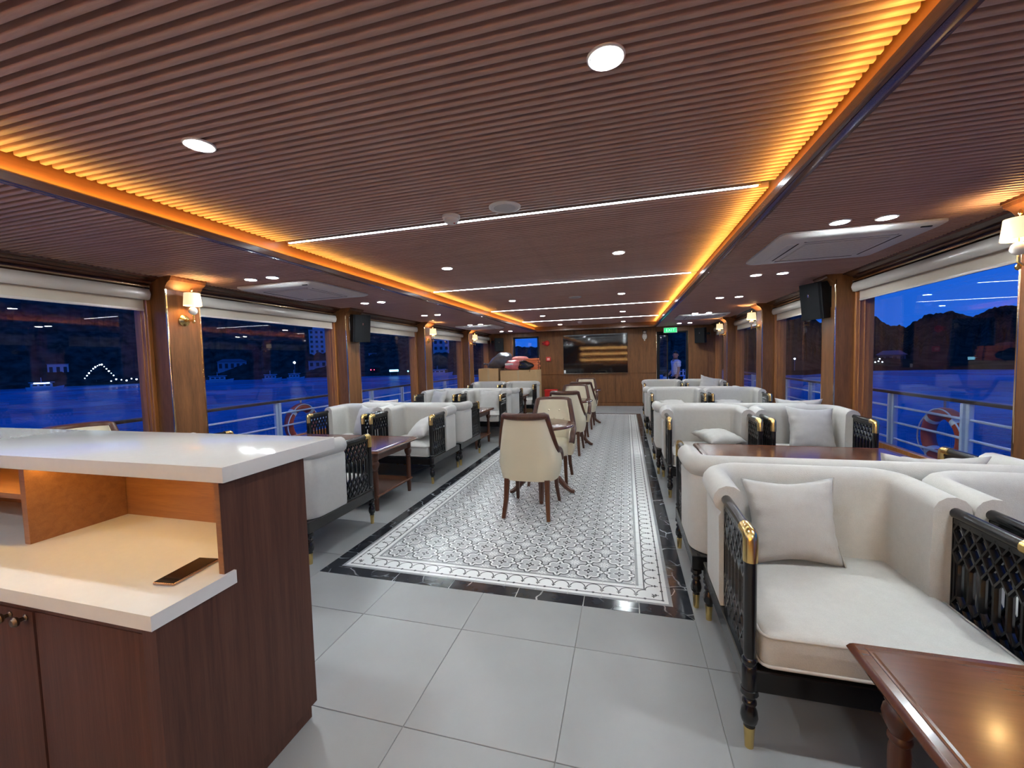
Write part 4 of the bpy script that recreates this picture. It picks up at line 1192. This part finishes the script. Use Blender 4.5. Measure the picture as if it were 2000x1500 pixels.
def life_ring(x, y, z, s, label):
    t_ = thing('life_ring', label, 'life ring', (x, y, z), 0, 'orange life rings on the railings')
    R_, r_ = 0.265, 0.068
    put('ring', MB().tube([(0, R_*math.cos(2*PI*k/36), R_*math.sin(2*PI*k/36)) for k in range(36)], r_, 12, closed=True), ring_m, t_)
    for q in range(4):
        a0 = PI/4+q*PI/2
        put('reflective_band', MB().tube([(0, R_*math.cos(a0+d), R_*math.sin(a0+d)) for d in (-0.11, -0.05, 0.0, 0.05, 0.11)], r_+0.003, 12), rail_m, t_)
    pts = []
    for k in range(48):
        a = 2*PI*k/48; rr = R_+0.035+0.045*abs(math.cos(2*a))
        pts.append((-s*0.06, rr*math.cos(a), rr*math.sin(a)-0.03*abs(math.cos(2*a))))
    put('grab_line', MB().tube(pts, 0.008, 6, closed=True), rail_m, t_)
    put('hanger', MB().box(-0.012, 0.012, -0.02, 0.02, 0.23, 0.42), chrome_m, t_)
life_ring(3.395, 5.62, 0.44, 1, 'orange life ring hanging on the railing outside the right window')
life_ring(-5.195, 5.62, 0.47, -1, 'orange life ring hanging on the railing outside the left window')

# ------------------------------------------------------------------ man on the bow deck
skin_m = plain('skin', (0.50, 0.27, 0.18), 0.5)
hair_m = plain('black_hair', (0.010, 0.009, 0.009), 0.5)
trous_m = plain('black_trousers', (0.012, 0.012, 0.016), 0.8)
def shirt_mat():
    m, t, b = newmat('checked_shirt')
    tcn = ND(t, 'ShaderNodeTexCoord'); s_ = ND(t, 'ShaderNodeSeparateXYZ'); t.links.new(tcn.outputs['Object'], s_.inputs[0])
    f1 = math_(t, 'GREATER_THAN', math_(t, 'FRACT', math_(t, 'MULTIPLY', s_.outputs[0], 22)), 0.78)
    f2 = math_(t, 'GREATER_THAN', math_(t, 'FRACT', math_(t, 'MULTIPLY', s_.outputs[2], 18)), 0.78)
    c = mixc(t, math_(t, 'MULTIPLY', math_(t, 'MAXIMUM', f1, f2), 0.6), (0.86, 0.76, 0.84), (0.50, 0.44, 0.62))
    t.links.new(c, b.inputs['Base Color']); b.inputs['Roughness'].default_value = 0.85
    return m
shirt_m = shirt_mat()
def skinned(name, verts, edges, mat, parent, sub=2):
    me = bpy.data.meshes.new(name)
    me.from_pydata([v[0] for v in verts], edges, [])
    o = put(name, me, mat, parent)
    sk = o.modifiers.new('skin', 'SKIN'); sk.use_smooth_shade = True
    if not me.skin_vertices: me.skin_vertices.new()
    for k, v in enumerate(verts):
        r = v[1]; me.skin_vertices[0].data[k].radius = (r, r) if isinstance(r, (int, float)) else r
    me.skin_vertices[0].data[0].use_root = True
    su = o.modifiers.new('subsurf', 'SUBSURF'); su.levels = sub; su.render_levels = sub
    return o
man = thing('person', 'man in a pale checked short-sleeved shirt and black trousers standing outside the far doorway', 'person', (1.51, 13.80, -0.14), UP(-74))
# local frame: the man faces -y; x to his left
body = skinned('body', [((0, 0, 0.93), (0.15, 0.11)), ((0, 0, 1.10), (0.14, 0.10)), ((0, -0.005, 1.28), (0.16, 0.11)), ((0, 0.005, 1.40), (0.12, 0.085)), ((0, 0.0, 1.455), 0.055), ((0.01, -0.012, 1.51), 0.058), ((0.02, -0.018, 1.56), (0.074, 0.086)), ((0.022, -0.012, 1.615), (0.074, 0.088)), ((0.022, -0.005, 1.655), (0.045, 0.055)),
    ((0.175, 0.0, 1.38), 0.058), ((0.215, 0.01, 1.14), 0.044), ((0.25, -0.06, 0.93), 0.034), ((0.255, -0.10, 0.86), (0.036, 0.02)),
    ((-0.175, 0.0, 1.38), 0.058), ((-0.235, 0.03, 1.15), 0.044), ((-0.22, -0.13, 0.98), 0.034), ((-0.21, -0.19, 0.95), (0.036, 0.02)),
    ((0.09, 0, 0.86), 0.095), ((0.10, -0.01, 0.48), 0.062), ((0.11, 0.03, 0.09), 0.043), ((0.12, -0.10, 0.035), (0.042, 0.03)),
    ((-0.09, 0, 0.86), 0.095), ((-0.10, -0.04, 0.48), 0.062), ((-0.10, -0.02, 0.09), 0.043), ((-0.11, -0.15, 0.035), (0.042, 0.03))],
    [(0, 1), (1, 2), (2, 3), (3, 4), (4, 5), (5, 6), (6, 7), (7, 8), (3, 9), (9, 10), (10, 11), (11, 12), (3, 13), (13, 14), (14, 15), (15, 16), (0, 17), (17, 18), (18, 19), (19, 20), (0, 21), (21, 22), (22, 23), (23, 24)], skin_m, man)
for hx, hy, hz, s_ in ((0.255, -0.10, 0.86, 1), (-0.21, -0.19, 0.95, -1)):
    for q in range(4):
        dx = (q-1.5)*0.017
        put('finger', MB().tube([(hx+dx, hy-0.015, hz), (hx+dx, hy-0.055, hz-0.012), (hx+dx, hy-0.075+0.004*abs(q-1.5), hz-0.042)], [0.009, 0.008, 0.006], 6), skin_m, body)
    put('thumb', MB().tube([(hx-s_*0.028, hy+0.01, hz), (hx-s_*0.046, hy-0.025, hz-0.008), (hx-s_*0.044, hy-0.048, hz-0.025)], [0.010, 0.009, 0.007], 6), skin_m, body)
shirt = skinned('shirt', [((0, 0, 0.88), (0.185, 0.14)), ((0, 0, 1.08), (0.172, 0.13)), ((0, -0.005, 1.28), (0.18, 0.128)), ((0, 0.005, 1.395), (0.14, 0.10)), ((0, 0.005, 1.44), 0.072),
    ((0.18, 0.0, 1.375), 0.078), ((0.212, 0.008, 1.20), 0.070), ((-0.18, 0.0, 1.375), 0.078), ((-0.218, 0.018, 1.20), 0.070)], [(0, 1), (1, 2), (2, 3), (3, 4), (3, 5), (5, 6), (3, 7), (7, 8)], shirt_m, man)
skinned('trousers', [((0, 0, 0.92), (0.165, 0.125)), ((0.092, 0, 0.84), 0.108), ((0.10, -0.01, 0.48), 0.080), ((0.11, 0.03, 0.07), 0.064), ((-0.092, 0, 0.84), 0.108), ((-0.10, -0.04, 0.48), 0.080), ((-0.10, -0.02, 0.07), 0.064)], [(0, 1), (1, 2), (2, 3), (0, 4), (4, 5), (5, 6)], trous_m, man)
head = Vector((0.022, -0.012, 1.59)); ha = UP(48)
def hp(x, y, z):
    return (head.x+x*math.cos(ha)-y*math.sin(ha), head.y+x*math.sin(ha)+y*math.cos(ha), head.z+z)
hr = MB()
rings = []
for q in range(8):
    a = q*PI/2/7
    rings.append([hp(0.094*math.cos(a)*math.cos(t), 0.014+0.106*math.cos(a)*math.sin(t), 0.030+0.108*math.sin(a)-0.050*max(0, math.sin(t))*math.cos(a)+0.026*max(0, -math.sin(t))*math.cos(a)) for t in [2*PI*k/18 for k in range(18)]])
put('hair', hr.loops(rings), hair_m, man)
for s_ in (-1, 1):
    put('eye', MB().lathe([(0.0, -0.010), (0.008, -0.006), (0.010, 0), (0.008, 0.006), (0.0, 0.010)], 10, hp(s_*0.031, -0.082, 0.0)), hair_m, body)
    put('ear', MB().lathe([(0.0, -0.028), (0.014, -0.018), (0.016, 0.005), (0.010, 0.024), (0.0, 0.028)], 8, hp(s_*0.080, 0.0, -0.01)), skin_m, body)
put('nose', MB().tube([hp(0, -0.080, 0.008), hp(0, -0.100, -0.026), hp(0, -0.088, -0.036)], [0.008, 0.014, 0.010], 8), skin_m, body)
put('mouth', MB().tube([hp(-0.022, -0.078, -0.058), hp(0, -0.086, -0.060), hp(0.022, -0.078, -0.058)], 0.005, 6), red_m, body)
t_ = thing('boarding_gate', 'short white rail gate right of the man on the bow deck', 'gate', (1.76, 14.25, -0.14))
for e_ in (-0.10, 0.02, 0.10): put('post', MB().box(e_-0.022, e_+0.022, -0.022, 0.022, 0, 1.12, 0.004, 1), rail_m, t_)
for z in (0.35, 0.70, 1.05): put('bar', MB().tube([(-0.10, 0, z), (0.10, 0, z)], 0.014, 8), rail_m, t_)
t_ = thing('deck_winch', 'white deck winch with a dark cap beside the man', 'winch', (1.30, 14.4, -0.14))
put('drum', MB().lathe([(0.16, 0), (0.16, 0.05), (0.11, 0.08), (0.10, 0.55), (0.13, 0.62), (0.13, 0.86), (0.09, 0.90), (0.0, 0.90)], 20), rail_m, t_)
put('cap', MB().lathe([(0.0, 0.90), (0.12, 0.90), (0.13, 0.93), (0.11, 1.02), (0.05, 1.06), (0.0, 1.06)], 20), blackp_m, t_)

# ------------------------------------------------------------------ sea, hills and the harbour town
WZ = -3.0
bm = bmesh.new(); N = 64
rr = [1500, 400, 150, 60, 25, 5]
V0 = [[bm.verts.new((r*math.cos(2*PI*k/N), r*math.sin(2*PI*k/N), WZ)) for k in range(N)] for r in rr]
for a, b_ in zip(V0, V0[1:]):
    for k in range(N): bm.faces.new((a[k], a[(k+1) % N], b_[(k+1) % N], b_[k]))
bm.faces.new(V0[-1])
me = bpy.data.meshes.new('sea'); bm.to_mesh(me); bm.free()
struct('sea', me, water_m)
RIDGE = [(-180, 5), (-100, 8), (-75, 9.5), (-66, 9.8), (-56, 9.2), (-48, 8.2), (-42, 7.2), (-36, 6.8), (-30, 6.2), (-25, 5.2), (-20, 3.2), (-14, 1.8), (-8, 1.6), (-2, 2.6), (3, 4.2), (7, 4.8), (12, 5.2), (16, 5.8), (18.5, 5.6), (20, 4.6), (21, 3.4), (22.2, 3.0), (23.5, 3.4), (25.1, 3.6), (25.9, 3.5), (26.5, 2.9), (27.1, 2.40), (28.4, 2.40), (28.7, 2.75), (29.8, 3.38), (31.0, 3.48), (31.5, 3.46), (32.1, 3.05), (32.9, 2.95), (33.3, 3.30), (34.3, 3.65), (35.2, 3.62), (38, 4.4), (45, 4.0), (70, 3.2), (120, 4), (180, 5)]
SHORE = [(-180, 150), (-75, 186), (-66, 184), (-56, 186), (-48, 172), (-42, 166), (-36, 158), (-30, 152), (-25, 140), (-10, 120), (0, 110), (10, 100), (20, 98), (23, 112), (26, 120), (31, 126), (36, 126), (60, 130), (180, 150)]
def interp(tab, a):
    for (x0, v0), (x1, v1) in zip(tab, tab[1:]):
        if x0 <= a <= x1: return v0+(v1-v0)*(a-x0)/(x1-x0)
    return tab[0][1]
rnd = random.Random(21)
def hill(name, a0, a1, step, mat):
    bm = bmesh.new(); cols = []
    n = int((a1-a0)/step)
    lump = 0.0
    for i in range(n+1):
        a = a0+(a1-a0)*i/n
        R0 = interp(SHORE, a); Rc = R0+75
        lump = lump*0.75+rnd.gauss(0, 0.035)
        e = max(0.6, interp(RIDGE, a)+lump+0.05*math.sin(a*7.3)+0.04*math.sin(a*17.1))
        zc = 1.42+Rc*math.tan(UP(e))
        col = []
        for f, h in ((0.0, -0.6), (0.01, 0.9), (0.10, 2.0)):
            r = R0+75*f
            col.append((r, WZ+h))
        for f in (0.25, 0.45, 0.62, 0.78, 0.90, 1.0):
            r = R0+75*f
            zl = 1.42+r*math.tan(UP(e))
            z = WZ+2.0+(zc-WZ-2.0)*(f**1.15)
            z += rnd.gauss(0, 0.35)*(1 if f < 1 else 0.25)
            col.append((r, min(z, zl-0.12*(1-f)*10)))
        col.append((Rc+60, zc*0.7)); col.append((Rc+120, WZ-1))
        sa, ca = math.sin(UP(a)), math.cos(UP(a))
        cols.append([bm.verts.new((r*sa, r*ca, z)) for r, z in col])
    for A, B in zip(cols, cols[1:]):
        for k in range(len(A)-1): bm.faces.new((A[k], A[k+1], B[k+1], B[k]))
    me = bpy.data.meshes.new(name); bm.to_mesh(me); bm.free()
    return struct(name, me, mat)
def forest_mat(name, c1, c2):
    m, t, b = newmat(name)
    n = noise(t, 0.35, detail=6)
    t.links.new(ramp(t, n, [(0.35, c1), (0.7, c2)]), b.inputs['Base Color'])
    b.inputs['Roughness'].default_value = 1.0; b.inputs['Specular IOR Level'].default_value = 0.0
    return m
hill('wooded_shore_right', 8.0, 80.0, 0.16, forest_mat('dark_forest', (0.016, 0.024, 0.016), (0.05, 0.055, 0.035)))
hill('wooded_shore_left', -110.0, 8.0, 0.30, forest_mat('shore_forest', (0.020, 0.030, 0.022), (0.07, 0.08, 0.06)))
facade_m = plain('pale_facade', (0.55, 0.57, 0.60), 0.7, var=0.08, vscale=0.5)
facade2_m = plain('grey_facade', (0.34, 0.36, 0.40), 0.7, var=0.08, vscale=0.5)
winb_m = plain('dark_window_glass', (0.02, 0.025, 0.03), 0.15)
roof_m = plain('dull_roof', (0.20, 0.21, 0.24), 0.7)
def building(x, y, w, d, h, z0, rows, cols, label, mat, flat=True, wing=None):
    t_ = thing('building', label, 'building', (x, y, z0), math.atan2(-x, y))
    mb = MB().box(-w/2, w/2, 0, d, -1.5, h, 0.05, 1)
    if wing: mb.box(wing[0], wing[1], 0.4, d, -1.5, wing[2], 0.05, 1)
    put('wall', mb, mat, t_)
    put('roof', MB().box(-w/2-0.15, w/2+0.15, -0.15, d+0.15, h, h+0.22, 0.03, 1) if flat else MB().poly([(-w/2-0.3, h), (w/2+0.3, h), (w/2*0.6, h+1.0), (-w/2*0.6, h+1.0)], 'y', -0.3, d+0.3), roof_m, t_)
    if rows:
        ww, wh = w/cols*0.5, h/rows*0.5
        wm = MB().box(-ww/2, ww/2, -0.05, 0.03, -wh/2, wh/2).mesh('window', 0)
        sm_ = MB().box(-ww/2-0.05, ww/2+0.05, -0.10, 0.03, -wh/2-0.10, -wh/2).mesh('sill', 0)
        for r in range(rows):
            for c in range(cols):
                wn_ = put('window', wm, winb_m, t_, (-w/2+w*(c+0.5)/cols, 0, h*(r+0.55)/rows)); put('sill', sm_, mat, wn_)
    return t_
building(-118.8, 141.8, 9.3, 8, 17.2, -1.6, 9, 5, 'tall pale hotel tower across the water at the second left window', facade_m, wing=(-3.2, 2.4, 19.6))
building(-111.5, 133.5, 10.5, 5, 5.4, -2.4, 2, 5, 'low waterfront building at the foot of the hotel tower', facade2_m)
building(-97.8, 145.2, 3.0, 5, 7.0, -1.5, 4, 2, 'narrow grey building across the water at the third left window', facade2_m)
building(-94.8, 152.9, 4.6, 5, 8.0, -1.4, 5, 2, 'stepped grey apartment block across the water at the third left window', facade2_m)
building(-69.8, 149.4, 6.2, 6, 11.6, -1.4, 5, 3, 'pale five-storey block with dark windows at the fourth left window', facade_m)
building(-173.9, 88.3, 4.6, 4, 3.9, 0.0, 1, 3, 'small pale shed on the shore at the nearest left window', facade_m)
building(-140.6, 120.2, 9.0, 6, 3.4, 0.2, 1, 5, 'low house with a wide roof on the dark shore at the second left window', facade2_m, flat=False)
building(96.7, 139.8, 2.6, 3, 1.6, 1.0, 1, 2, 'tiny pale house high on the right hillside', facade_m)
building(93.8, 147.8, 4.2, 3, 1.7, 1.3, 1, 3, 'faint low house among trees on the right hillside', facade2_m, flat=False)
building(60.0, 117.0, 5.0, 4, 1.9, -1.6, 1, 4, 'low dark pier building on the right shore', plain('dark_facade', (0.08, 0.09, 0.10), 0.8), flat=False)
lampw_e = emit('shore_lamp_white', (0.75, 0.88, 1.0), 14)
lampr_e = emit('shore_lamp_red', (1.0, 0.06, 0.12), 8)
lampc_e = emit('shore_sign_cyan', (0.35, 0.85, 1.0), 4)
lampo_e = emit('shore_lamp_warm', (1.0, 0.62, 0.28), 8)
boat_m = plain('boat_paint', (0.55, 0.58, 0.62), 0.4)
def boat(x, y, l, label, lit=False):
    t_ = thing('moored_boat', label, 'boat', (x, y, WZ), math.atan2(-x, y)+0.1, 'boats moored along the shore')
    put('hull', MB().loops([[(-l/2, -0.5, 0.9), (-l/2, 1.3, 0.9), (-l/2+0.2, 1.1, -0.3), (-l/2+0.2, -0.3, -0.3)], [(l*0.25, -0.6, 0.8), (l*0.25, 1.4, 0.8), (l*0.25, 1.1, -0.3), (l*0.25, -0.3, -0.3)], [(l/2, 0.35, 1.1), (l/2, 0.45, 1.1), (l/2-0.4, 0.45, -0.3), (l/2-0.4, 0.35, -0.3)]]), boat_m, t_)
    c_ = put('cabin', MB().box(-l*0.38, l*0.18, -0.3, 1.1, 0.8, 1.75, 0.08, 1), boat_m, t_)
    for k in range(3): put('window', MB().box(-l*0.33+k*l*0.165, -l*0.33+k*l*0.165+l*0.11, -0.34, -0.28, 1.15, 1.5), winb_m, c_)
    put('canopy', MB().box(-l*0.42, l*0.24, -0.5, 1.3, 1.95, 2.05, 0.02, 1), rail_m, t_)
    put('mast', MB().tube([(-l*0.1, 0.4, 2.0), (-l*0.1, 0.4, 3.2)], 0.05, 6), rail_m, t_)
    if lit: put('deck_lamp', MB().box(-l*0.3, l*0.1, -0.36, -0.30, 1.8, 1.92), lampw_e, t_)
boat(-139.5, 68.2, 6.5, 'small lit boat on the dark water at the nearest left window', True)
boat(-119.0, 97.5, 7.0, 'pale moored boat at the left edge of the second left window')
boat(-103.0, 101.0, 5.2, 'small moored boat near the middle of the second left window')
boat(-98.5, 105.5, 5.0, 'small moored boat below the shore lamp at the second left window')
boat(-58.6, 124.1, 8.5, 'long moored boat at the fourth left window')
def ico(mb, x, y, z, r):
    bmesh.ops.create_icosphere(mb.bm, subdivisions=1, radius=r, matrix=Matrix.Translation((x, y, z)))
    return mb
mb = MB()
for k in range(14):
    f = k/13; a = UP(-60.0-1.4+2.0*f); z = -0.6+4.0*math.sin(min(1, f*1.6)*PI*0.5) if f < 0.62 else 3.4-3.4*(f-0.62)/0.38
    ico(mb, 177*math.sin(a), 177*math.cos(a), z, 0.12+0.05*((k*7) % 3))
tag(put('string_lights', mb, lampw_e), 'string of small white lights outlining a gable on the dark left shore', 'lights')
mb = MB()
for k in range(9):
    a = UP(-59.6+3.0*k/8.0); ico(mb, 176*math.sin(a), 176*math.cos(a), -1.7+0.25*((k*5) % 3), 0.16+0.06*((k*3) % 2))
tag(put('quay_lights', mb, lampw_e), 'row of white quay lights near the edge of the nearest left window', 'lights')
mb = MB()
for x, y, z in ((54.3, 113.7, -0.6), (54.5, 113.6, -1.1), (55.1, 113.3, -1.2), (55.8, 113.0, -0.5), (56.2, 112.8, -1.2), (55.6, 113.1, -1.0)): ico(mb, x*0.985, y*0.985, z, 0.13)
tag(put('pier_lights', mb, lampw_e), 'cluster of white lights on the right shore beside the dark pier', 'lights')
def shore_lamp(x, y, z, r, m, name, label):
    t_ = thing(name, label, 'lamp', (x, y, z))
    put('globe', ico(MB(), 0, 0, 0, r), m, t_); put('mast', MB().tube([(0, 0, -r), (0, 0, -3.5-z)], 0.06, 6), roof_m, t_)
shore_lamp(-102.6, 109.5, 2.5, 0.38, lampw_e, 'shore_lamp', 'bright white shore lamp at the second left window')
shore_lamp(32.2, 93.6, 0.2, 0.18, lampw_e, 'shore_lamp', 'white shore lamp seen through the second right window')
shore_lamp(-71.5, 126.2, -1.4, 0.28, lampc_e, 'shore_lamp', 'cyan shore lamp right of the lit sign')
t_ = thing('tail_lights', 'pair of red vehicle lights on the quay at the third left window', 'lights', (-78.5, 116.0, -0.5))
put('lamp', ico(MB(), -0.55, 0, 0, 0.2), lampr_e, t_); put('lamp', ico(MB(), 0.55, 0.3, 0, 0.2), lampr_e, t_)
put('body', MB().box(-0.9, 0.9, 0.2, 3.0, -1.0, 0.8, 0.2, 2), blackp_m, t_)
t_ = thing('lit_sign', 'lit cyan signboard on the quay at the third left window', 'sign', (-76.8, 126.0, -1.1), math.atan2(76.8, 126.0))
put('board', MB().box(-1.5, 1.5, 0, 0.2, -0.35, 0.35, 0.03, 1), lampc_e, t_)
for e_ in (-1.3, 1.2): put('post', MB().box(e_, e_+0.1, 0.05, 0.15, -2.4, -0.3), roof_m, t_)
